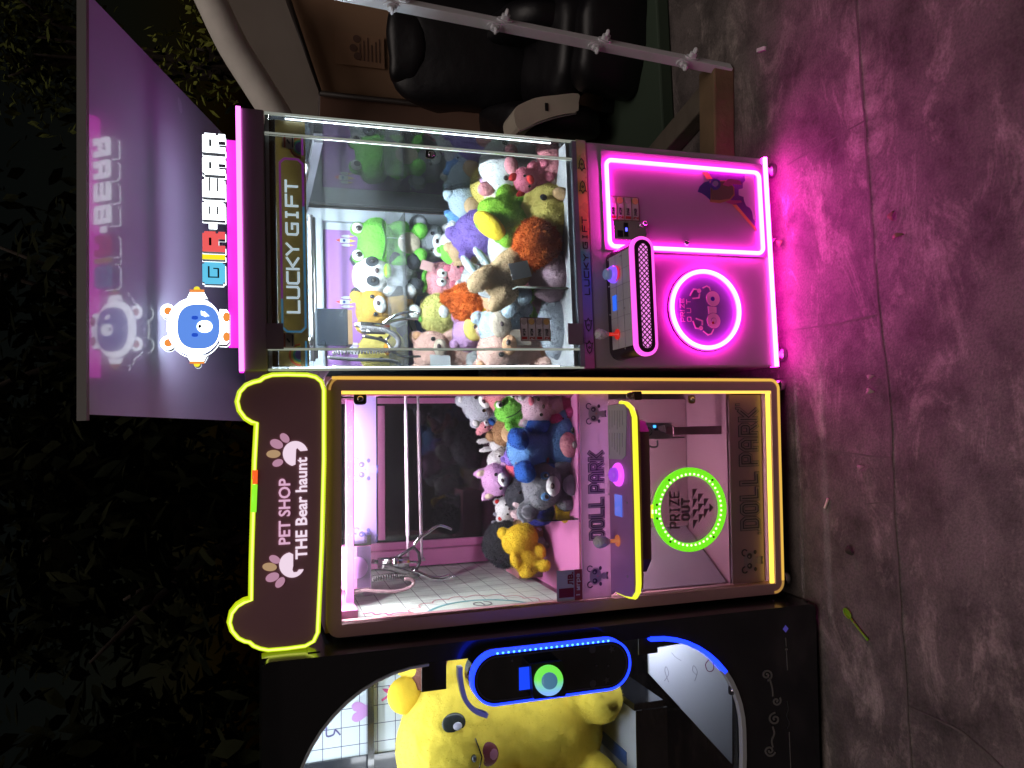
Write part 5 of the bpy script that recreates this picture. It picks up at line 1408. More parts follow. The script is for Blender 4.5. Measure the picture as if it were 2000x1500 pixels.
# padlock hanging on the frame
q = PT.p(1240, 773, -.012)
plk = empty('padlock', PT.m @ Matrix.Translation((q.x, -.016, q.z)), 'small dark padlock hanging on the yellow light bar', 'padlock')
MB().rbox(-.013, .013, -.010, .008, -.016, .010, .004).build('body', M('padlock_bronze', (.07, .05, .035), .4, .7), plk, bev=.001)
MB().tube([(-.008, 0, .008), (-.008, 0, .018), (-.005, 0, .026), (.0, 0, .029), (.005, 0, .026), (.008, 0, .018), (.008, 0, .008)], .0028, n=8).build('shackle', M('shackle_grey', (.25, .22, .2), .35, .8), plk)
# ------------------------------------------------------------------ black machine at the left
bk = empty('claw_machine', BK.m, 'black claw machine with a big rounded window and blue-lit oval control pod', 'claw machine', 'claw machines in a row')
BW, BH, BD = .78, 1.64, .78
win = []
for cx, cz, r, a0 in ((-.045-.34, 1.575-.34, .34, 0), (-.72+.34, 1.575-.34, .34, 90), (-.72+.30, .287+.30, .30, 180), (-.045-.30, .287+.30, .30, 270)):
    for k in range(13): win.append((cx+r*math.cos(R(a0+90*k/12)), cz+r*math.sin(R(a0+90*k/12))))
def rr_n(x0, x1, z0, z1, r, n=13):
    out = []
    for cx, cz, a0 in ((x1-r, z1-r, 0), (x0+r, z1-r, 90), (x0+r, z0+r, 180), (x1-r, z0+r, 270)):
        for k in range(n): out.append((cx+r*math.cos(R(a0+90*k/(n-1))), cz+r*math.sin(R(a0+90*k/(n-1)))))
    return out
mb = MB(); ring_prism(mb, rr_n(-BW, 0, .02, BH, .02), win, 0, .035); mb.build('front_panel', m_blackm, bk)
mb = MB()
mb.box(-.012, 0, .0355, BD, .02, BH); mb.box(-BW, -BW+.012, .0355, BD, .02, BH); mb.box(-BW+.0125, -.0125, .0355, BD, BH-.02, BH); mb.box(-BW+.0125, -.0125, BD-.012, BD, .02, BH-.0205)
mb.box(-BW+.0125, -.0125, .036, BD-.0125, .02, .04)
mb.build('cabinet', m_blackm, bk)
for fx, fy in ((-.04, .06), (-BW+.04, .06), (-.04, BD-.06), (-BW+.04, BD-.06)):
    MB().lathe([(.02, .02), (.024, .0)], (fx, fy, 0), n=14).build('foot', m_rubber, bk)
MB().box(-.0005, .0025, .04, BD-.02, 1.50, 1.53).build('side_trim', m_blackm, bk)
MB().prism(win, .012, .016).build('window_pane', glass('window_glass', 1.4), bk)
# pale trim and blue light along the window edge
def inset(pts, d): return grow(pts, -d)
trim = inset(win, .004)
nW = len(win)
lo_ = [trim[i] for i in range(26, nW-7)]
up_ = [trim[i] for i in range(0, 26)]
m_trim = M('pale_trim', (.50, .53, .55), .3, var=.05)
mb = MB(); mb.ribbon(lo_, .013, -.006, False, 0, t=.02); mb.build('window_trim', m_trim, bk); mb = MB(); mb.ribbon(up_, .006, -.004, False, 0, t=.018); mb.build('window_trim', m_trim, bk)
m_blue = lamp_mat('blue_led', (.008, .03, 1), 3.6)
mb = MB(); mb.ribbon([trim[i] for i in range(nW-8, nW)], .012, -.0065, False, 0, t=.02); mb.build('blue_light_strip', m_blue, bk)
# control pod
q1, q2 = BK.p(975, 1330, -.06), BK.p(1180, 1300, -.06)
py = -.075
pc = [BK.q(x, y, py) for x, y in ((920, 1327), (1230, 1283), (1060, 1246+20), (1090, 1370))]
pz1, pz0 = BK.q(922, 1325, py)[1], BK.q(1231, 1280, py)[1]
pcx = (BK.q(1075, 1262, py)[0]+BK.q(1085, 1362, py)[0])/2; pwx = BK.q(1075, 1262, py)[0]-BK.q(1085, 1362, py)[0]
pf = rrect(pcx-pwx/2, pcx+pwx/2, pz0, pz1, pwx/2-.001, 12)
pod = MB().prism(pf, py, -.001).build('control_pod', M('pod_black', (.010, .011, .014), .12, coat=.8), bk)
mb = MB(); mb.ribbon(inset(pf, .002), .0055, py-.003, True, 0, t=.006); mb.ribbon(pf, .0016, py+.004, True, 0, t=.022); mb.build('blue_ring', m_blue, pod)
mb = MB(); P_ = inset(pf, .012); mb.ribbon(P_, .003, py-.0016, True, 0); mb.build('pod_bezel', M('bezel_grey', (.09, .09, .11), .3, .5), pod)
mb = MB()
for k in range(30):
    t = k/29; a = Vector(pf[36+1 if False else 0]); 
for k in range(22):
    z = pz0+pwx/2+(pz1-pz0-pwx)*k/21
    mb.ell((pcx+pwx/2-.002, py-.004, z), (.003, .002, .0035), 0, nu=8, nv=5)
mb.build('led_dots', lamp_mat('blue_dot', (.05, .25, 1), 5), pod)
s1, s2 = BK.q(1014, 1348, py), BK.q(1040, 1301, py)
MB().prism([(s1[0], s2[1]), (s2[0], s2[1]), (s2[0], s1[1]), (s1[0], s1[1])], py-.002, py-.0002).build('screen', M('deep_blue_screen', (.01, .02, .2), .2, em=(.01, .06, 1), es=1.1), pod)
mb = MB(); mb.ribbon([(s1[0]-.003, s2[1]-.003), (s2[0]+.003, s2[1]-.003), (s2[0]+.003, s1[1]+.003), (s1[0]-.003, s1[1]+.003)], .0015, py-.0012, True); mb.build('screen_frame', MATS['bezel_grey'], pod)
# button block
bq = BK.p(1078, 1336, py-.05)
bs_ = .042
mt = Matrix.Translation((bq.x, py, bq.z)) @ Matrix.Rotation(R(12), 4, 'Z') @ Matrix.Rotation(R(-10), 4, 'X')
mb = MB(); mb.rbox(-bs_, bs_, -.05, .012, -bs_, bs_, .004); mb.xf(mt); mb.build('button_block', M('block_black', (.012, .013, .015), .35), pod)
def rgb_mat():
    m = M('rgb_dome', (.05, .1, .1), .25, em=(.1, .5, .2), es=1.)
    n, l = m.node_tree.nodes, m.node_tree.links; b = n['Principled BSDF']
    tc = n.new('ShaderNodeTexCoord'); gr_ = n.new('ShaderNodeTexGradient'); gr_.gradient_type = 'LINEAR'
    mp = n.new('ShaderNodeMapping'); mp.inputs['Scale'].default_value = (16, 1, 1); mp.inputs['Location'].default_value = (-16*bq.x+.5, 0, 0)
    l.new(tc.outputs['Object'], mp.inputs[0]); l.new(mp.outputs[0], gr_.inputs[0])
    cr = n.new('ShaderNodeValToRGB'); e = cr.color_ramp.elements
    e[0].position = .25; e[0].color = (.25, .5, 1, 1); e[1].position = .75; e[1].color = (.18, .85, .08, 1)
    l.new(gr_.outputs[0], cr.inputs[0]); l.new(cr.outputs[0], b.inputs['Emission Color'])
    return m
mb = MB(); mb.lathe([(.037, 0), (.037, -.006), (.031, -.014)], (0, -.0505, 0), 'Y', 28); mb.xf(mt); mb.build('button', rgb_mat(), pod)
mb = MB(); mb.lathe([(.021, 0), (.020, -.006), (.015, -.009)], (0, -.063, 0), 'Y', 24); mb.xf(mt); mb.build('button_cap', M('cap_bluegrey', (.12, .25, .36), .25, em=(.1, .3, .5), es=.5), pod)
mb = MB()
for x, y, k in ((1157, 1268, 0), (1158, 1335, 1), (1195, 1268, 2), (1185, 1328, 2), (1000, 1290, 3), (1165, 1300, 3), (1188, 1300, 3)):
    q = BK.q(x, y, py); s_ = .010 if k < 3 else .003
    pts = [(q[0]+s_*(1 if i % 2 == 0 else .45)*math.cos(R(90+i*36)), q[1]+s_*(1 if i % 2 == 0 else .45)*math.sin(R(90+i*36))) for i in range(10)] if k == 2 else oval(q[0], q[1], s_, s_*.9, 14, 1.0 if k else .7)
    mb.prism(pts, py-.0012, py-.0002)
mb.build('pod_print', M('pod_ink', (.06, .055, .065), .5), pod)
# pale bracket plate beside the pod and dark plate above it
a, b = BK.q(885, 1345, .0), BK.q(905, 1302, .0)
mb = MB(); mb.ribbon(smooth([BK.q(896, 1304, -.002), BK.q(897, 1325, -.002), BK.q(906, 1362, -.002), BK.q(924, 1384, -.002), BK.q(945, 1393, -.002)], 6), .012, -.02, False, 0, t=.02); mb.build('pod_bracket', m_trim, bk)
a, b = BK.q(872, 1346, .017), BK.q(824, 1312, .017)
MB().box(a[0], b[0]+.03, .018, .024, a[1], b[1]).build('lock_plate', m_black, bk)
a, b = BK.q(1285, 1275, .017), BK.q(1248, 1255, .017)
MB().box(a[0], b[0]+.04, .018, .024, a[1], b[1]).build('hinge_plate', m_black, bk)
# inside
m_gridb = grid_mat('grid_backdrop', (.58, .64, .70), '3b3f66', .058, .0011, (0, 2))
bwl = MB().box(-.50, -.013, .58, .585, .62, 1.60).build('back_wall', m_gridb, bk)
MB().box(-BW+.013, -.50, .57, .585, .05, 1.60).build('back_corner_post', M('corner_black', (.02, .022, .03), .25, coat=.3), bk)
MB().box(-BW+.0125, -BW+.016, .05, .569, .62, 1.60).build('side_wall', grid_mat('grid_side_dim', (.30, .34, .40), '2a2e44', .058, .0011), bk)  # same grid paper, dimness of this wall put into darker colours
MB().box(-.76, -.015, .55, .5795, 1.292, 1.312).build('cross_bar', m_blackm, bk)
gz = 1.50
mb = MB()
q = BK.p(705, 1390, .575); hs = .0016
mb.flat([(q.x+a*hs, q.z+b*hs) for a, b in smooth([(0, -22), (14, -6), (20, 8), (14, 18), (4, 15), (0, 8), (-4, 15), (-14, 18), (-20, 8), (-14, -6)], 3, True)], .577, 0)
q = BK.p(763, 1350, .575)
mb.ribbon([(q.x+a*.001, q.z+b*.001) for a, b in smooth([(-26, 26), (-10, 4), (6, 20), (0, -6), (14, 2), (14, -26), (26, -34)], 4)], .007, .577, False, 1)
q = BK.p(650, 1432, .575)
mb.ribbon([(q.x+a*.001, q.z+b*.001) for a, b in smooth([(18, 20), (-8, 18), (-6, -2), (8, -8), (-8, -22)], 4)], .005, .577, False, 2)
mb.build('wall_print', [M('heart_orchid', (.52, .26, .60), .5), M('script_pink', (.6, .07, .26), .5), M('script_indigo', (.10, .09, .24), .5)], bwl)
FZ = .622
MB().box(-BW+.017, -.26, .04, .568, FZ-.02, FZ).build('platform', M('pale_floor_sheet', (.52, .55, .62), .25, var=.08, vs=4), bk)
MB().box(-.2595, -.24, .04, .568, FZ-.09, FZ+.004).build('platform_edge', m_blackm, bk)
MB().box(-BW+.017, -.26, .036, .0395, FZ-.10, FZ-.0).build('platform_edge', m_blackm, bk)
mb = MB(); mb.box(-.44, -.40, .10, .40, FZ+.0005, FZ+.0025); mb.build('blue_label', M('label_blue', (.06, .13, .42), .4), bk)
wpts = [BK.q(x, y, .20) for x, y in ((1267, 1270), (1375, 1250), (1430, 1275), (1430, 1492), (1268, 1316))]
wb = MB().prism(wpts, .20, .208).build('white_chute', M('white_board', (.66, .68, .74), .4, var=.06, vs=5), bk)
mb = MB()
for pts in ([(1384, 1289), (1378, 1298), (1382, 1310), (1390, 1311), (1394, 1304), (1392, 1290)], ): mb.ribbon(smooth([BK.q(x, y, .199) for x, y in pts], 4), .0024, .1984, False, 0)
for pts in ([(1298, 1330), (1306, 1316), (1301, 1302), (1299, 1312), (1306, 1332)], [(1357, 1330), (1362, 1312), (1355, 1300), (1353, 1310), (1360, 1318)], [(1312, 1275), (1320, 1284), (1330, 1290)]): mb.ribbon(smooth([BK.q(x, y, .199) for x, y in pts], 4), .0015, .1986, False, 1)
mb.build('scribbles', [M('scribble_plum', (.20, .05, .14), .6), M('scribble_grey', (.32, .33, .40), .6)], wb)
q = BK.p(1424, 1342, .03)
mb = MB(); mb.prism(rrect(q.x-.014, q.x+.014, q.z-.012, q.z+.016, .006), .004, .010, 0); mb.lathe([(.010, 0), (.010, -.004), (.006, -.006)], (q.x, .0038, q.z+.002), 'Y', 16, 1)
mb.build('window_lock', [M('lock_grey', (.10, .10, .12), .3, .6), m_chrome], bk)
MB().box(-.74, -.04, .06, .10, 1.585, 1.59).build('led_bar', lamp_mat('daylight_led', (.82, .93, 1), 44), bk)
MB().box(-.70, -.06, .30, .34, 1.6, 1.605).build('led_bar', MATS['daylight_led'], bk)
MB().box(-.040, -.022, .045, .055, .36, .60).build('led_bar', lamp_mat('chute_fill', (.80, .86, 1), 75), bk)  # added hidden bar to light the white chute board
for xx in (-.040, -.742): MB().box(xx, xx+.018, .045, .055, .70, 1.30).build('led_bar', lamp_mat('side_fill', (.86, .93, 1), 34), bk)  # added hidden bars to light the teddy from the front
# ornament along the foot
mb = MB(); oY = -.0018
o_ = lambda x, y: BK.q(x, y, 0)
def spiral(x, y, r, turns, a0, dirn=1, w0=5):
    pts = []
    for k in range(28):
        t = k/27; a = a0+dirn*turns*6.283*t; rr_ = r*(1-t*.82); pts.append(o_(x+rr_*math.sin(a), y+rr_*math.cos(a)))
    mb.ribbon(pts, .0055, oY, False, 0)
spiral(1497, 1318, 11, 1.4, .3); spiral(1516, 1369, 9, 1.2, 2.2, -1); spiral(1513, 1404, 12, 1.3, 3.2, 1); spiral(1503, 1466, 11, 1.4, 1.2, -1)
for pts in ([(1503, 1325), (1508, 1345), (1509, 1358)], [(1509, 1420), (1512, 1432), (1507, 1446), (1509, 1458)]): mb.ribbon(smooth([o_(*p_) for p_ in pts], 4), .005, oY, False, 0)
q = o_(1534, 1228); mb.flat([(q[0], q[1]+.010), (q[0]+.011, q[1]), (q[0], q[1]-.010), (q[0]-.011, q[1])], oY, 1)
for (ya, yb, xa, xb) in ((1246, 1262, 1534, 1535), (1270, 1308, 1535.5, 1537.5), (1430, 1499, 1541, 1544)): mb.ribbon([o_(xa, ya), o_(xb, yb)], .0022, oY, False, 0)
mb.flat(oval(*o_(1535.5, 1268), .004, .004, 10), oY, 0)
mb.ribbon(smooth([o_(1537, 1370), o_(1539, 1385), o_(1536, 1398), o_(1541, 1412), o_(1537, 1422)], 4), .0018, oY, False, 2)
mb.build('ornament', [M('ornament_silver', (.16, .15, .145), .45), M('ornament_violet', (.12, .09, .40), .4, em=(.10, .08, .5), es=.3), M('ornament_dim', (.05, .05, .055), .5)], bk)

# ------------------------------------------------------------------ plush toys
def fur(name, col, rough=.9, bump=.5, bs=90, sheen=.35, var=.14):
    if name in MATS: return MATS[name]
    return M(name, col, rough, var=var, vs=22, bump=bump, bs=bs, spec=.15, sheen=sheen)
m_eye = M('toy_eye', (.012, .010, .012), .12, spec=.8)
m_eye_white = M('toy_eye_white', (.75, .75, .78), .4)  # plain white of the toy eyes
m_nose = M('toy_nose', (.05, .025, .03), .4)
m_mouth = M('toy_mouth', (.22, .03, .05), .6)
tex = bpy.data.textures.new('fluff', 'CLOUDS'); tex.noise_scale = .009; tex.noise_depth = 3
texb = bpy.data.textures.new('plush_lumps', 'CLOUDS'); texb.noise_scale = .06
FUR = []
def critter(label, fr, x, y, Y, h, kind, col, roll=0, yaw=0, pitch=0, col2=None, face=None, ear=None, group=None, fluffy=0., cat='plush toy', extra=None, eyes=True, limb=True, sx=1., nm=None):
    c = fr.p(x, y, Y)
    mt = fr.m @ Matrix.Translation(c) @ Matrix.Rotation(R(yaw), 4, 'Z') @ Matrix.Rotation(R(roll), 4, 'Y') @ Matrix.Rotation(R(pitch), 4, 'X')
    root = empty(nm or 'plush_toy', mt, label, cat, group)
    S = lambda t: tuple(a*h*(sx if i == 0 else 1) for i, a in enumerate(t))
    main, sec, ex, lin_ = [], [], [], []
    col2 = col2 or col
    hc, hr = Vector((0, 0, .20)), Vector((.36, .30, .29))
    bodyc, bodyr = (0, .02, -.24), (.26, .22, .27)
    if kind in ('bear', 'panda', 'pig', 'bunny', 'cat', 'mouse', 'frog', 'monkey'):
        if kind == 'frog': hr = Vector((.42, .32, .27))
        main += [(hc, hr)]
        tgt = main
        tgt += [(bodyc, bodyr)]
        l_ = sec if col2 is not col else main
        if limb:
            l_ += [((.27, -.10, -.14), (.10, .12, .15)), ((-.27, -.10, -.14), (.10, .12, .15)), ((.19, -.2, -.42), (.13, .18, .11)), ((-.19, -.2, -.42), (.13, .18, .11))]
        if kind in ('bear', 'monkey'):
            main += [((.27, .02, .43), (.12, .07, .12)), ((-.27, .02, .43), (.12, .07, .12))]; lin_ += [((.27, -.045, .43), (.07, .03, .07)), ((-.27, -.045, .43), (.07, .03, .07))]
        if kind == 'panda': sec += [((.28, .02, .43), (.12, .07, .11)), ((-.28, .02, .43), (.12, .07, .11))]
        if kind == 'mouse': main += [((.36, .02, .42), (.17, .06, .18)), ((-.36, .02, .42), (.17, .06, .18))]; lin_ += [((.36, -.045, .42), (.11, .02, .12)), ((-.36, -.045, .42), (.11, .02, .12))]
        if kind == 'bunny': main += [((.15, .05, .68), (.09, .06, .27)), ((-.15, .05, .66), (.09, .06, .27))]; lin_ += [((.15, -.005, .69), (.05, .02, .20)), ((-.15, -.005, .67), (.05, .02, .20))]
        if kind == 'cat': main += [((.24, .03, .45), (.11, .06, .15)), ((-.24, .03, .45), (.11, .06, .15)), ((.27, .03, .55), (.05, .04, .09)), ((-.27, .03, .55), (.05, .04, .09))]; lin_ += [((.25, -.04, .46), (.06, .02, .1)), ((-.25, -.04, .46), (.06, .02, .1))]
        if kind == 'pig': lin_ += [((.24, -.08, .47), (.10, .05, .13)), ((-.24, -.08, .47), (.10, .05, .13))]
        if kind == 'frog': main += [((.21, -.06, .46), (.12, .11, .12)), ((-.21, -.06, .46), (.12, .11, .12))]
    elif kind == 'chick':
        hc, hr = Vector((0, 0, 0)), Vector((.46, .42, .47)); main += [(hc, hr)]
        main += [((.44, 0, -.1), (.1, .15, .18)), ((-.44, 0, -.1), (.1, .15, .18))]
    elif kind == 'berry':
        hc, hr = Vector((0, 0, 0)), Vector((.42, .32, .40)); main += [(hc, hr), ((0, 0, -.22), (.28, .24, .26))]
        sec += [((a*.18, -.05, .42-abs(a)*.04), (.16, .12, .05)) for a in (-1, 0, 1)]
    elif kind == 'loaf':
        hc, hr = Vector((0, 0, .1)), Vector((.34, .3, .40)); main += [(hc, hr), ((0, .02, -.3), (.30, .27, .24))]
        main += [((.2, 0, .45), (.1, .07, .1)), ((-.2, 0, .45), (.1, .07, .1))]
    elif kind == 'paws':
        main += [((0, 0, 0), (.24, .2, .42)), ((.16, -.1, .38), (.13, .12, .22)), ((-.16, -.1, .34), (.13, .12, .24)), ((.05, 0, -.35), (.25, .2, .2))]
    elif kind == 'ball':
        hc, hr = Vector((0, 0, 0)), Vector((.48, .42, .44)); main += [(hc, hr)]
    def mk(nm_, parts, mat, vox=True):
        if not parts: return None
        mb = MB()
        for p_, r_ in parts: mb.ell(S(p_), S(r_), 0, nu=14 if vox else 12, nv=9)
        o = mb.build(nm_, mat, root, remesh=max(.0035, h*.028) if vox else 0, smooth_it=6 if vox else 0)
        if vox:
            d = o.modifiers.new('lumps', 'DISPLACE'); d.texture = texb; d.strength = h*.07; d.mid_level = .5; d.texture_coords = 'GLOBAL'
        if vox and fluffy:
            d = o.modifiers.new('fluff', 'DISPLACE'); d.texture = tex; d.strength = fluffy; d.mid_level = .4; d.texture_coords = 'GLOBAL'
        return o
    FUR.append((mk('body', main, col), h, fluffy))
    if sec: FUR.append((mk('limbs' if kind in ('bear', 'bunny', 'pig', 'monkey', 'mouse', 'cat', 'frog') else 'markings' if kind == 'panda' else 'leaf_cap', sec, col2), h, 0.))
    if lin_: mk('ear_lining', lin_, ear or col2, False)
    def on_head(px_, pz_, lift=0.):
        q = 1-((px_-hc.x)/hr.x)**2-((pz_-hc.z)/hr.z)**2
        return Vector((px_, hc.y-hr.y*math.sqrt(max(.02, q))-lift, pz_))
    def blob(nm_, px_, pz_, r_, mat, lift=0.):
        p_ = on_head(px_, pz_, lift); return MB().ell(S(p_), S(r_), 0, nu=12, nv=8).build(nm_, mat, root)
    if kind in ('bear', 'panda', 'pig', 'mouse', 'cat', 'bunny', 'monkey') and eyes:
        if face: blob('muzzle' if kind != 'monkey' else 'face', 0, hc.z-.07 if kind != 'monkey' else hc.z-.03, (.15, .08, .105) if kind != 'monkey' else (.25, .07, .2), face)
        if kind == 'panda':
            for s_ in (-1, 1): blob('eye_patch', s_*.15, hc.z+.03, (.085, .035, .10), col2)
        for s_ in (-1, 1): blob('eye', s_*.15, hc.z+.03, (.036, .03, .038), m_eye, .035 if kind in ('panda', 'monkey') else .008)
        if kind == 'pig':
            blob('snout', 0, hc.z-.06, (.13, .08, .095), ear or m_nose, .02)
        else: blob('nose', 0, hc.z-.03, (.045, .03, .03), m_nose, .075 if face else .01)
    if kind == 'frog' and eyes:
        for s_ in (-1, 1):
            MB().ell(S((s_*.21, -.15, .48)), S((.085, .04, .085)), 0, nu=12, nv=8).build('eye', m_eye_white, root)
            MB().ell(S((s_*.20, -.185, .47)), S((.045, .02, .05)), 0, nu=12, nv=8).build('pupil', m_eye, root)
        mb = MB(); pts = [S(on_head(a*.26, hc.z-.05-.05*math.cos(a*1.5), .004)) for a in [k/6-1 for k in range(13)]]; mb.tube(pts, h*.014, n=6); mb.build('mouth', M('frog_mouth', (.03, .11, .02), .8), root)
    if kind == 'chick' and eyes:
        for s_ in (-1, 1): blob('eye', s_*.2, .1, (.05, .03, .05), m_eye)
        blob('beak', 0, -.02, (.13, .12, .07), face or m_nose)
    if kind in ('berry', 'loaf', 'ball') and eyes:
        for s_ in (-1, 1):
            if face: blob('eye_white', s_*.1, .06, (.10, .03, .11), face)
            blob('eye', s_*.09, .05, (.035, .025, .035), m_eye, .03 if face else .0)
        blob('nose', 0, -.05, (.03, .02, .02), m_nose)
    if extra: extra(root, h, on_head, S)
    return root
def patch(nm_, pz_, r_, mat, px_=0., lift=0.):
    def f(root, h, on_head, S):
        MB().ell(S((px_, -.22-lift, pz_)), S(r_), 0, nu=14, nv=9).build(nm_, mat, root)
    return f
def card(px_, pz_, mat, ang=0., sz=.22):
    def f(root, h, on_head, S):
        p_ = Vector(S((px_, -.34, pz_))); mb = MB(); mb.box(-h*sz/2, h*sz/2, -.0006, .0006, -h*sz*.6, h*sz*.6); mb.xf(Matrix.Translation(p_) @ Matrix.Rotation(R(ang), 4, 'Y') @ Matrix.Rotation(R(8), 4, 'Z')); mb.build('swing_tag', mat, root)
    return f
c_white = fur('plush_white', (.66, .68, .70)); c_ice = fur('plush_ice_blue', (.48, .60, .70)); c_black = fur('plush_charcoal', (.035, .04, .05)); c_green = fur('plush_green', (.16, .52, .07)); c_lime = fur('plush_lime', (.24, .50, .04))
c_honey = fur('plush_honey', (.62, .36, .06)); c_lemon = fur('plush_lemon', (.72, .60, .16)); c_yel = fur('plush_yellow', (.72, .52, .03)); c_org = fur('plush_orange', (.76, .15, .018), bump=1.0, bs=60); c_pink = fur('plush_pink', (.70, .30, .36))
c_rose = fur('plush_rose', (.62, .16, .24)); c_blush = fur('plush_blush', (.68, .42, .36)); c_lil = fur('plush_lilac', (.60, .34, .62)); c_pur = fur('plush_purple', (.28, .18, .62), bs=50, bump=.9); c_tan = fur('plush_tan', (.60, .42, .24)); c_brn = fur('plush_brown', (.33, .20, .10))
c_grey = fur('plush_grey', (.22, .24, .27)); c_lgrey = fur('plush_pale_grey', (.38, .41, .47)); c_blue = fur('plush_sky_blue', (.14, .34, .66)); c_dblue = fur('plush_royal_blue', (.03, .13, .48)); c_navy = fur('plush_navy', (.02, .03, .22)); c_red = fur('plush_red', (.55, .03, .03)); c_cream = fur('plush_cream', (.66, .55, .44))
c_salm = fur('plush_salmon', (.62, .24, .28)); c_orgs = fur('felt_orange', (.75, .30, .03), bump=.2); c_peach = fur('plush_peach', (.70, .38, .22)); c_mag = fur('plush_magenta', (.55, .06, .28))
m_tag = M('tag_paper', (.62, .65, .68), .6); m_tagp = M('tag_pink', (.6, .35, .36), .6); m_tagk = M('tag_kraft', (.42, .33, .27), .6)
GA, GB, GC = 'plush toys on the display racks', 'plush toys heaped in the pink machine', 'plush toys heaped in the yellow-lit machine'
C = critter
# display racks, upper row
C('white and black panda with a green bow on the upper rack', LK, 752, 541, .70, .235, 'panda', c_white, col2=c_black, yaw=6, group=GA, extra=patch('bow', .0, (.12, .06, .06), c_lime, .02, .04))
C('bright green frog with white eyes and spotted belly on the upper rack', LK, 760, 478, .70, .245, 'frog', c_green, yaw=-4, group=GA, extra=patch('belly', -.26, (.17, .05, .17), c_cream), sx=.95)
C('honey coloured teddy bear tilted beside the rack panda', LK, 752, 603, .68, .215, 'bear', c_honey, roll=-8, yaw=8, group=GA, face=c_white, ear=c_honey, col2=c_white)
C('lemon chick with an orange beak behind the claw cable', LK, 748, 686, .70, .185, 'chick', c_lemon, group=GA, face=c_orgs)
# lower row
C('grey and white raccoon-like toy with paws up on the lower rack', LK, 862, 476, .69, .20, 'mouse', c_grey, yaw=-8, group=GA, col2=c_white, face=c_white, ear=c_lgrey)
C('pink strawberry toy with pale round eyes on the lower rack', LK, 862, 548, .66, .165, 'berry', c_pink, roll=6, group=GA, col2=c_green, face=m_eye_white, extra=card(.2, .42, m_tagp, 10))
C('knitted lemon pineapple bear with a green leaf on the lower rack', LK, 857, 614, .63, .15, 'ball', fur('plush_lemon_knit', (.70, .66, .22), bs=35, bump=1.), roll=-5, group=GA, face=None, fluffy=.006, extra=lambda root, h, oh, S: (MB().ell(S((0, 0, .46)), S((.16, .1, .1)), 0).build('leaf', c_green, root), MB().ell(S(oh(0, -.02)), S((.16, .06, .12))).build('muzzle', c_white, root)))
C('beige bear with a white price tag at the left end of the lower rack', LK, 868, 690, .62, .23, 'bear', c_blush, yaw=10, group=GA, face=c_cream, ear=c_peach, extra=card(-.25, .16, m_tag, 3, .26))
# heap in the pink machine
def S_(*a, **k): a = list(a); a[4] += .09 if a[4] > .13 else .025; a[5] *= 1.17; return C(*a, group=GB, **k)
S_('white toy with a green cap lying behind the brown one', LK, 900, 470, .46, .155, 'bear', c_white, roll=-60, yaw=10, col2=c_white, ear=c_green, extra=lambda root, h, oh, S: MB().ell(S((0, .0, .36)), S((.32, .28, .18))).build('cap', c_green, root))
S_('tan brown loaf-shaped bear seen from behind under the purple toy', LK, 922, 482, .40, .15, 'loaf', c_tan, roll=-28, eyes=False)
S_('purple towelling toy with two stub ears draped over the heap', LK, 945, 448, .36, .21, 'loaf', c_pur, roll=-32, eyes=False, sx=.95)
S_('white bear with a tan patch at the back of the heap', LK, 930, 395, .44, .17, 'bear', c_ice, roll=-20, eyes=False, extra=patch('tan_patch', .18, (.17, .12, .17), c_tan, -.1, .05))
S_('white pig with a pink snout leaning on the right glass', LK, 1003, 326, .16, .20, 'pig', c_white, roll=-12, yaw=-12, ear=c_salm, col2=c_white)
S_('rose pink piglet doll under the white pig', LK, 1037, 347, .10, .10, 'pig', c_rose, roll=-30, yaw=-15, ear=c_red)
S_('dusty pink bunny in the front right corner of the heap', LK, 1085, 328, .09, .13, 'loaf', c_salm, roll=70, yaw=-10, eyes=False)
S_('lime green frog curled up with its yellow collar showing', LK, 1000, 418, .13, .19, 'frog', c_lime, roll=-48, yaw=20, eyes=False, extra=lambda root, h, oh, S: MB().ell(S((.1, -.1, .48)), S((.26, .2, .1))).build('collar', c_yel, root))
S_('big pale yellow chick resting on the floor by the front glass', LK, 1076, 425, .11, .20, 'chick', c_lemon, roll=-62, yaw=25, face=c_brn)
S_('shaggy orange toy lying on the pale yellow chick', LK, 1046, 478, .07, .145, 'ball', c_org, roll=20, fluffy=.016, eyes=False)
S_('tan dog with big paws sprawling across the front of the heap', LK, 998, 528, .09, .215, 'paws', c_tan, roll=-42, extra=card(-.05, .05, m_tag, 30, .2))
S_('pinkish white bunny face down near the front rail', LK, 1080, 540, .09, .15, 'ball', fur('plush_pale_pink', (.62, .42, .50)), eyes=False, extra=lambda root, h, oh, S: MB().ell(S((.38, -.1, .2)), S((.2, .15, .12))).build('ear', c_salm, root))
S_('small glossy pink pig with white paws near the rack', LK, 908, 530, .42, .105, 'pig', c_pink, roll=-20, ear=c_rose, col2=c_white)
S_('white lamb squeezed between the tan dog and orange lion', LK, 938, 552, .36, .12, 'bear', c_white, roll=25, eyes=False)
S_('shaggy orange lion between the lemon pineapple bear and the tan dog', LK, 933, 585, .28, .165, 'bear', c_org, roll=-35, fluffy=.016, eyes=False, limb=False, sx=1.1)
S_('white bunny with its ear raised above the clear chute', LK, 975, 566, .16, .15, 'bunny', c_white, roll=55, yaw=10, eyes=False, col2=c_ice)
S_('pink monkey with a yellow face behind the chute', LK, 935, 652, .30, .155, 'monkey', c_lil, roll=8, yaw=8, face=c_lemon, ear=c_lil)
S_('pale blue penguin with a beige face behind the price card', LK, 985, 638, .20, .155, 'monkey', c_ice, roll=-14, yaw=5, face=c_cream, col2=c_lgrey, extra=card(-.3, -.1, m_tagk, 12, .3))
S_('beige bear sitting low in the front left corner', LK, 1000, 690, .20, .20, 'bear', c_blush, roll=10, yaw=12, face=c_peach, ear=c_peach)
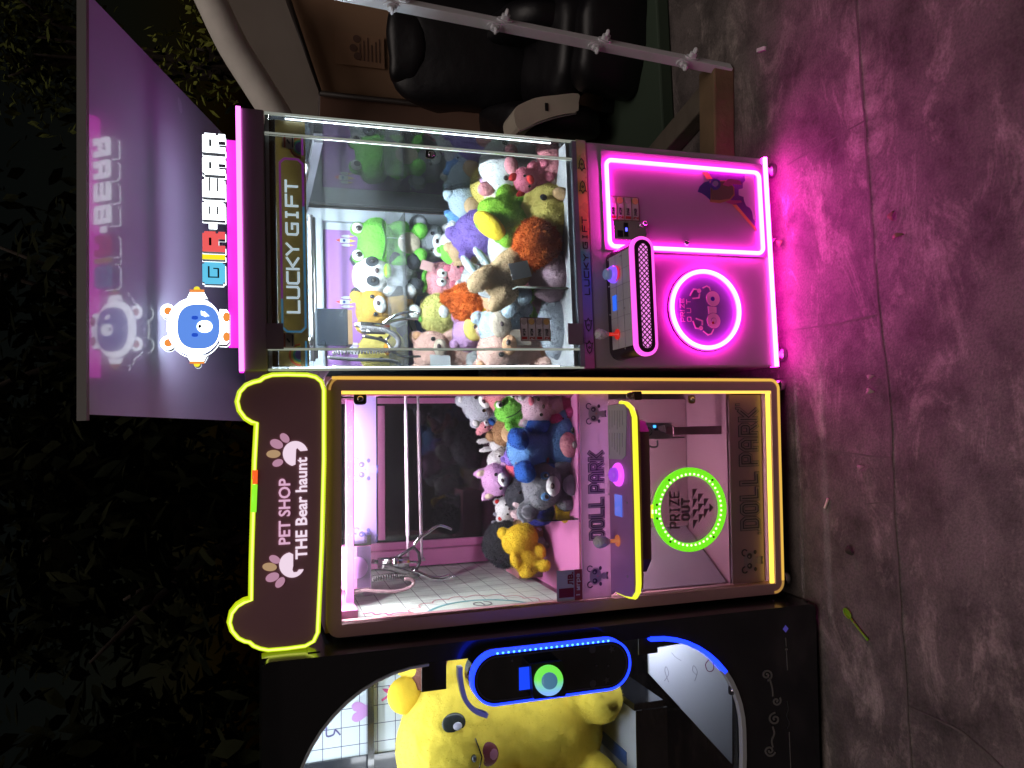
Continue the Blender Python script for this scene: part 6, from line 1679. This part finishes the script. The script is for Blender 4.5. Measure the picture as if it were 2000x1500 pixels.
S_('lime green toy seen through the clear chute', LK, 1035, 597, .25, .12, 'ball', c_lime, eyes=False)
S_('white and pink bunny seen through the chute wall', LK, 1012, 583, .28, .14, 'bear', fur('plush_shell', (.66, .52, .55)), roll=-50, eyes=False)
S_('peach toy lying behind the price card near the floor', LK, 1062, 690, .22, .15, 'ball', c_peach, eyes=False, sx=.9)
S_('small white gull with an orange beak at the far left of the heap', LK, 936, 706, .40, .085, 'chick', c_white, yaw=15, face=c_orgs)
S_('yellow star toy poking out under the orange lion', LK, 953, 624, .25, .08, 'ball', c_yel, eyes=False)
S_('grey cushion lying on the floor behind the price card', LK, 1098, 640, .12, .15, 'ball', c_lgrey, eyes=False, sx=1.3)
S_('white toy buried at the centre of the heap', LK, 1010, 480, .30, .20, 'ball', c_white, eyes=False)
S_('beige toy buried at the right rear of the heap', LK, 1005, 370, .30, .22, 'ball', c_cream, eyes=False)
S_('white toy buried at the left rear of the heap', LK, 985, 610, .42, .20, 'ball', c_white, eyes=False)
S_('pink toy buried under the tan dog', LK, 1065, 575, .24, .18, 'ball', c_salm, eyes=False)
S_('yellow toy buried behind the lime frog', LK, 965, 365, .36, .16, 'ball', c_lemon, eyes=False)
S_('small pink toy pressed against the front glass by the rail', LK, 1092, 500, .09, .10, 'bear', c_pink, roll=40)
S_('small cream toy in the front corner under the rose piglet', LK, 1096, 372, .09, .10, 'bear', c_cream, roll=-70)
S_('small lilac bunny half hidden behind the white pig', LK, 972, 352, .30, .11, 'bunny', c_lil, roll=25)
S_('little sky blue bear between the purple toy and the brown one', LK, 905, 428, .46, .10, 'bear', c_blue, roll=-15)
S_('little lime chick behind the tan patch bear', LK, 905, 385, .52, .09, 'chick', c_lime, face=c_orgs)
S_('small peach bear lying below the shaggy orange lion', LK, 968, 602, .20, .09, 'bear', c_peach, roll=80)
S_('small white cat by the left wall above the beige bear', LK, 960, 705, .34, .09, 'cat', c_white, roll=20)
S_('rose bear lying on the floor right of the clear chute', LK, 1098, 562, .10, .10, 'bear', c_rose, roll=-65)
# heap in the yellow-lit machine
def T_(*a, **k): a = list(a); a[4] += .10 if a[4] > .11 else .06; a[5] *= 1.04; return C(*a, group=GC, **k)
T_('white puppy with a black collar against the right window edge', PT, 948, 783, .28, .16, 'bear', c_lgrey, roll=-30, yaw=10, face=c_white, col2=c_white, extra=patch('collar', -.06, (.24, .10, .08), c_black, 0, .05))
T_('small white and blue puppy tucked under the coral toy', PT, 962, 806, .32, .10, 'bear', c_ice, roll=40, col2=c_dblue)
T_('coral toy wearing a yellow and blue belt', PT, 988, 786, .22, .13, 'loaf', c_salm, roll=35, eyes=False, extra=lambda root, h, oh, S: (MB().ell(S((0, -.02, -.15)), S((.36, .32, .2))).build('belt', c_yel, root), MB().ell(S((.05, -.30, -.15)), S((.13, .06, .1))).build('belt_patch', c_dblue, root)))
T_('green frog lying sideways in the middle of the yellow machine heap', PT, 1005, 810, .14, .125, 'frog', c_green, roll=55, yaw=-10)
T_('pale pink cat with a rose bow by the right window edge', PT, 1066, 795, .08, .15, 'cat', fur('plush_pale_rose', (.62, .46, .56)), roll=-8, yaw=6, ear=c_white, col2=c_mag, extra=lambda root, h, oh, S: MB().ell(S(oh(.14, .36)), S((.1, .05, .06))).build('bow', c_rose, root))
T_('magenta doll lying below the pale pink cat', PT, 1112, 790, .08, .10, 'ball', c_mag, eyes=False)
T_('large sky blue bear upside down with dark blue feet up', PT, 1072, 868, .10, .255, 'bear', c_blue, roll=168, yaw=-5, face=c_pink, ear=c_lgrey, col2=c_dblue)
T_('lilac cat with pale pointed ears behind the grey mouse', PT, 985, 930, .22, .15, 'cat', c_lil, roll=-20, face=c_white, ear=c_cream)
T_('red and pink toy wedged behind the grey mouse', PT, 1015, 905, .20, .11, 'ball', fur('plush_coral', (.66, .12, .18)), eyes=False)
T_('grey mouse with blue eyes and pale muzzle at the front', PT, 1082, 948, .08, .20, 'mouse', c_grey, yaw=4, face=c_white, ear=c_lgrey, extra=lambda root, h, oh, S: ([MB().ell(S(oh(s_*.15, .24, .0)), S((.06, .025, .07))).build('iris', c_blue, root) for s_ in (-1, 1)], MB().ell(S((0, -.22, -.22)), S((.16, .08, .17))).build('belly', c_lgrey, root)))
T_('black and white penguin behind the shoulder of the grey mouse', PT, 1020, 968, .18, .12, 'chick', c_black, roll=-30, face=c_white)
T_('white panda bear with red ears left of the penguin', PT, 998, 990, .24, .10, 'bear', c_white, ear=c_red, roll=-10, col2=c_blush)
T_('navy blue toy beside the grey mouse', PT, 1052, 1000, .14, .11, 'ball', c_navy, eyes=False, sx=.8)
T_('pale shell-pink mittened toy in front of the clear chute', PT, 1030, 1002, .16, .10, 'paws', fur('plush_shell'  , (.6, .5, .5)), roll=20)
T_('brown gingerbread toy with white stripes by the chute', PT, 1030, 1040, .26, .12, 'ball', c_brn, eyes=False, extra=lambda root, h, oh, S: [MB().ell(S(oh(a, b)), S((.05, .02, .10))).build('stripe', c_white, root) for a, b in ((-.1, .1), (.12, -.18))])
T_('yellow bear lying face down on the chute edge', PT, 1022, 1074, .18, .16, 'bear', c_yel, roll=75, yaw=20, eyes=False, ear=c_yel)
T_('black fluffy toy with a red mask behind the yellow bear', PT, 985, 1062, .30, .15, 'ball', c_black, fluffy=.012, eyes=False, extra=lambda root, h, oh, S: MB().ell(S(oh(.1, -.1)), S((.26, .08, .12))).build('mask', c_red, root))
T_('lilac pig asleep on the salmon foam block', PT, 1080, 1080, .40, .15, 'pig', fur('plush_mauve', (.52, .36, .50)), roll=-10, yaw=10, ear=c_lil)
T_('brown monkey buried behind the green frog', PT, 1000, 850, .30, .14, 'monkey', c_brn, eyes=True, face=c_tan, roll=30)
T_('yellow toy under the grey mouse', PT, 1118, 988, .10, .12, 'ball', c_yel, eyes=False)
T_('grey toy buried at the back of the yellow machine heap', PT, 1030, 880, .34, .22, 'ball', c_lgrey, eyes=False)
T_('pink toy buried under the sky blue bear', PT, 1110, 890, .22, .22, 'ball', c_pink, eyes=False)
T_('dark blue toy buried under the coral toy', PT, 1060, 800, .28, .24, 'ball', c_dblue, eyes=False)
T_('cream toy buried under the lilac cat', PT, 1080, 950, .30, .22, 'ball', c_cream, eyes=False)
T_('small pink bear on top of the coral toy', PT, 952, 822, .34, .09, 'bear', c_pink, roll=-20, face=c_white)
T_('small tan bear between the frog and the blue bear', PT, 1025, 838, .16, .09, 'bear', c_tan, roll=45, face=c_cream)
T_('tiny white chick above the lilac cat', PT, 975, 900, .30, .08, 'chick', c_white, face=c_orgs)
T_('small violet bear under the dark blue feet', PT, 1010, 895, .16, .09, 'bear', c_pur, roll=30)
T_('small lemon bear low in the right window corner', PT, 1122, 830, .06, .10, 'bear', c_lemon, roll=-50)
T_('small grey rabbit behind the brown gingerbread toy', PT, 1008, 1022, .34, .09, 'bunny', c_lgrey, roll=15)
T_('small pale blue bear on the slope left of the coral toy', PT, 935, 800, .40, .08, 'bear', c_ice, roll=-60)
T_('small white bunny sitting behind the upturned blue bear', PT, 985, 862, .34, .10, 'bunny', c_white, roll=-10, face=c_cream)
T_('small grey bear at the foot of the yellow bear', PT, 1045, 1062, .22, .08, 'bear', c_grey, roll=30, face=c_lgrey)
T_('small coral pig between grey mouse and blue bear', PT, 1050, 912, .10, .075, 'pig', c_rose, ear=c_pink, roll=-25)
T_('small sky blue mouse beside the magenta doll', PT, 1108, 822, .07, .09, 'mouse', c_blue, ear=c_pink, roll=50)
# giant yellow teddy in the black machine
def giant():
    c = Vector((-.385, .28, .63))
    root = empty('plush_toy', BK.m @ Matrix.Translation(c) @ Matrix.Rotation(R(6), 4, 'Z'), 'giant yellow teddy with an open smiling mouth in the black machine', 'plush toy')
    cy = fur('giant_yellow', (.80, .62, .075), bump=.25, bs=60, sheen=.2)
    cy2 = fur('giant_amber', (.78, .52, .04), bump=.25, bs=60, sheen=.2)
    mb = MB()
    for p_, r_ in (((0, 0, .47), (.215, .17, .165)), ((0, .02, .20), (.20, .17, .21)), ((.02, 0, .36), (.16, .14, .12))): mb.ell(p_, r_, 0, nu=24, nv=14)
    for s_ in (-1, 1):
        mb.ell((s_*.13, -.12, .065), (.085, .14, .07), 0, nu=16, nv=10)
    mb.ell((.20, .02, .40), (.05, .055, .10), 0, rot=Matrix.Rotation(R(35), 3, 'Y'), nu=14, nv=9)
    mb.ell((.225, .02, .52), (.05, .055, .11), 0, rot=Matrix.Rotation(R(4), 3, 'Y'), nu=14, nv=9)
    o = mb.build('body', cy, root, remesh=.009, smooth_it=10); FUR.append((o, .30, 0.))
    d = o.modifiers.new('lumps', 'DISPLACE'); d.texture = texb; d.strength = .018; d.texture_coords = 'GLOBAL'
    for x, z in ((.16, .605), (-.17, .60)):
        MB().ell((x, .0, z), (.055, .04, .055), 0, nu=16, nv=10).build('ear', cy2, root)
    MB().ell((-.14, -.13, .26), (.06, .07, .115), 0, rot=Matrix.Rotation(R(25), 3, 'Y'), nu=16, nv=10).build('arm', cy2, root)
    def at(x, z, l=0.):
        q = 1-(x/.215)**2-((z-.47)/.165)**2; return (x, -.17*math.sqrt(max(.03, q))-l, z)
    for s_, xx in ((1, .105), (-1, -.085)):
        MB().ell(at(xx, .50), (.028, .009, .034), 0, nu=20, nv=12).build('eye', M('eye_dark_grey', (.035, .042, .038), .25), root)
        MB().ell(at(xx-.006, .492, .008), (.011, .004, .013), 0, nu=14, nv=9).build('eye_glint', M('glint_lilac', (.62, .60, .72), .3), root)  # highlight of the eye modelled as a lilac dot
    MB().ell(at(.012, .452), (.011, .010, .008), 0, nu=12, nv=8).build('nose', m_eye, root)
    MB().ell(at(.012, .408, -.004), (.033, .010, .032), 0, nu=20, nv=12).build('mouth', M('mouth_maroon', (.16, .025, .04), .6), root)
    MB().ell(at(.012, .398, .002), (.022, .009, .020), 0, nu=16, nv=10).build('tongue', M('tongue_mauve', (.42, .16, .28), .6), root)
    mb = MB(); mb.tube([at(.012+a*.05, .440-.012*(1-abs(a))+.004*abs(a), .001) for a in [k/5-1 for k in range(11)]], .0018, n=6); mb.build('smile', m_eye, root)
    mb = MB(); mb.tube([(.175, .02, .535), (.285, .02, .53)], [.066, .066], n=18); mb.xf(Matrix.Identity(4)); mb.build('cuff', M('cuff_brown', (.16, .05, .035), .7, bump=.5, bs=120), root)
giant()

# turn the soft bodies into final meshes with short pile standing on them
import numpy as np
def grow_pile():
    bpy.context.view_layer.update()
    dg = bpy.context.evaluated_depsgraph_get()
    done = []
    for o, h, fl_ in FUR:
        done.append((o, h, fl_, bpy.data.meshes.new_from_object(o.evaluated_get(dg))))
    rng = np.random.default_rng(5)
    for o, h, fl_, me in done:
        nv = len(me.vertices); co = np.empty(nv*3, np.float32); me.vertices.foreach_get('co', co); co = co.reshape(-1, 3)
        me.calc_loop_triangles(); nt_ = len(me.loop_triangles); tri = np.empty(nt_*3, np.int32); me.loop_triangles.foreach_get('vertices', tri); tri = tri.reshape(-1, 3)
        a, b, c = co[tri[:, 0]], co[tri[:, 1]], co[tri[:, 2]]
        cr = np.cross(b-a, c-a); ar = np.linalg.norm(cr, axis=1)/2; nn = cr/(2*ar[:, None]+1e-12)
        area = ar.sum(); dens = 130000 if h < .28 else 60000
        n = int(min(area*dens, 16000))
        k = rng.choice(nt_, n, p=ar/area); u, v = rng.random(n), rng.random(n); f = u+v > 1; u[f], v[f] = 1-u[f], 1-v[f]
        p = a[k]+(b[k]-a[k])*u[:, None]+(c[k]-a[k])*v[:, None]; N = nn[k]
        t = rng.normal(size=(n, 3)); t += np.array([.0, 0, -.6]); t -= N*(t*N).sum(1)[:, None]; t /= np.linalg.norm(t, axis=1)[:, None]+1e-9
        L = (.0050 if not fl_ else .011)*rng.uniform(.6, 1.3, n); lean = rng.uniform(.5, 1.2, n)
        d = N+t*lean[:, None]; d /= np.linalg.norm(d, axis=1)[:, None]
        s_ = np.cross(d, N); s_ /= np.linalg.norm(s_, axis=1)[:, None]+1e-9
        wd = .0007 if not fl_ else .0011
        q = np.stack([p-s_*wd-N*.0006, p+s_*wd-N*.0006, p+d*L[:, None]], 1).reshape(-1, 3)
        V = np.concatenate([co, q]); T = np.concatenate([tri, np.arange(n*3).reshape(-1, 3)+nv])
        m2 = bpy.data.meshes.new(o.name)
        m2.vertices.add(len(V)); m2.vertices.foreach_set('co', V.astype(np.float32).ravel())
        m2.loops.add(len(T)*3); m2.loops.foreach_set('vertex_index', T.astype(np.int32).ravel())
        m2.polygons.add(len(T)); m2.polygons.foreach_set('loop_start', np.arange(0, len(T)*3, 3, dtype=np.int32))
        m2.update(calc_edges=True)
        m2.polygons.foreach_set('use_smooth', np.ones(len(T), dtype=bool))
        m2.materials.append(o.data.materials[0])
        o.modifiers.clear(); o.data = m2
grow_pile()
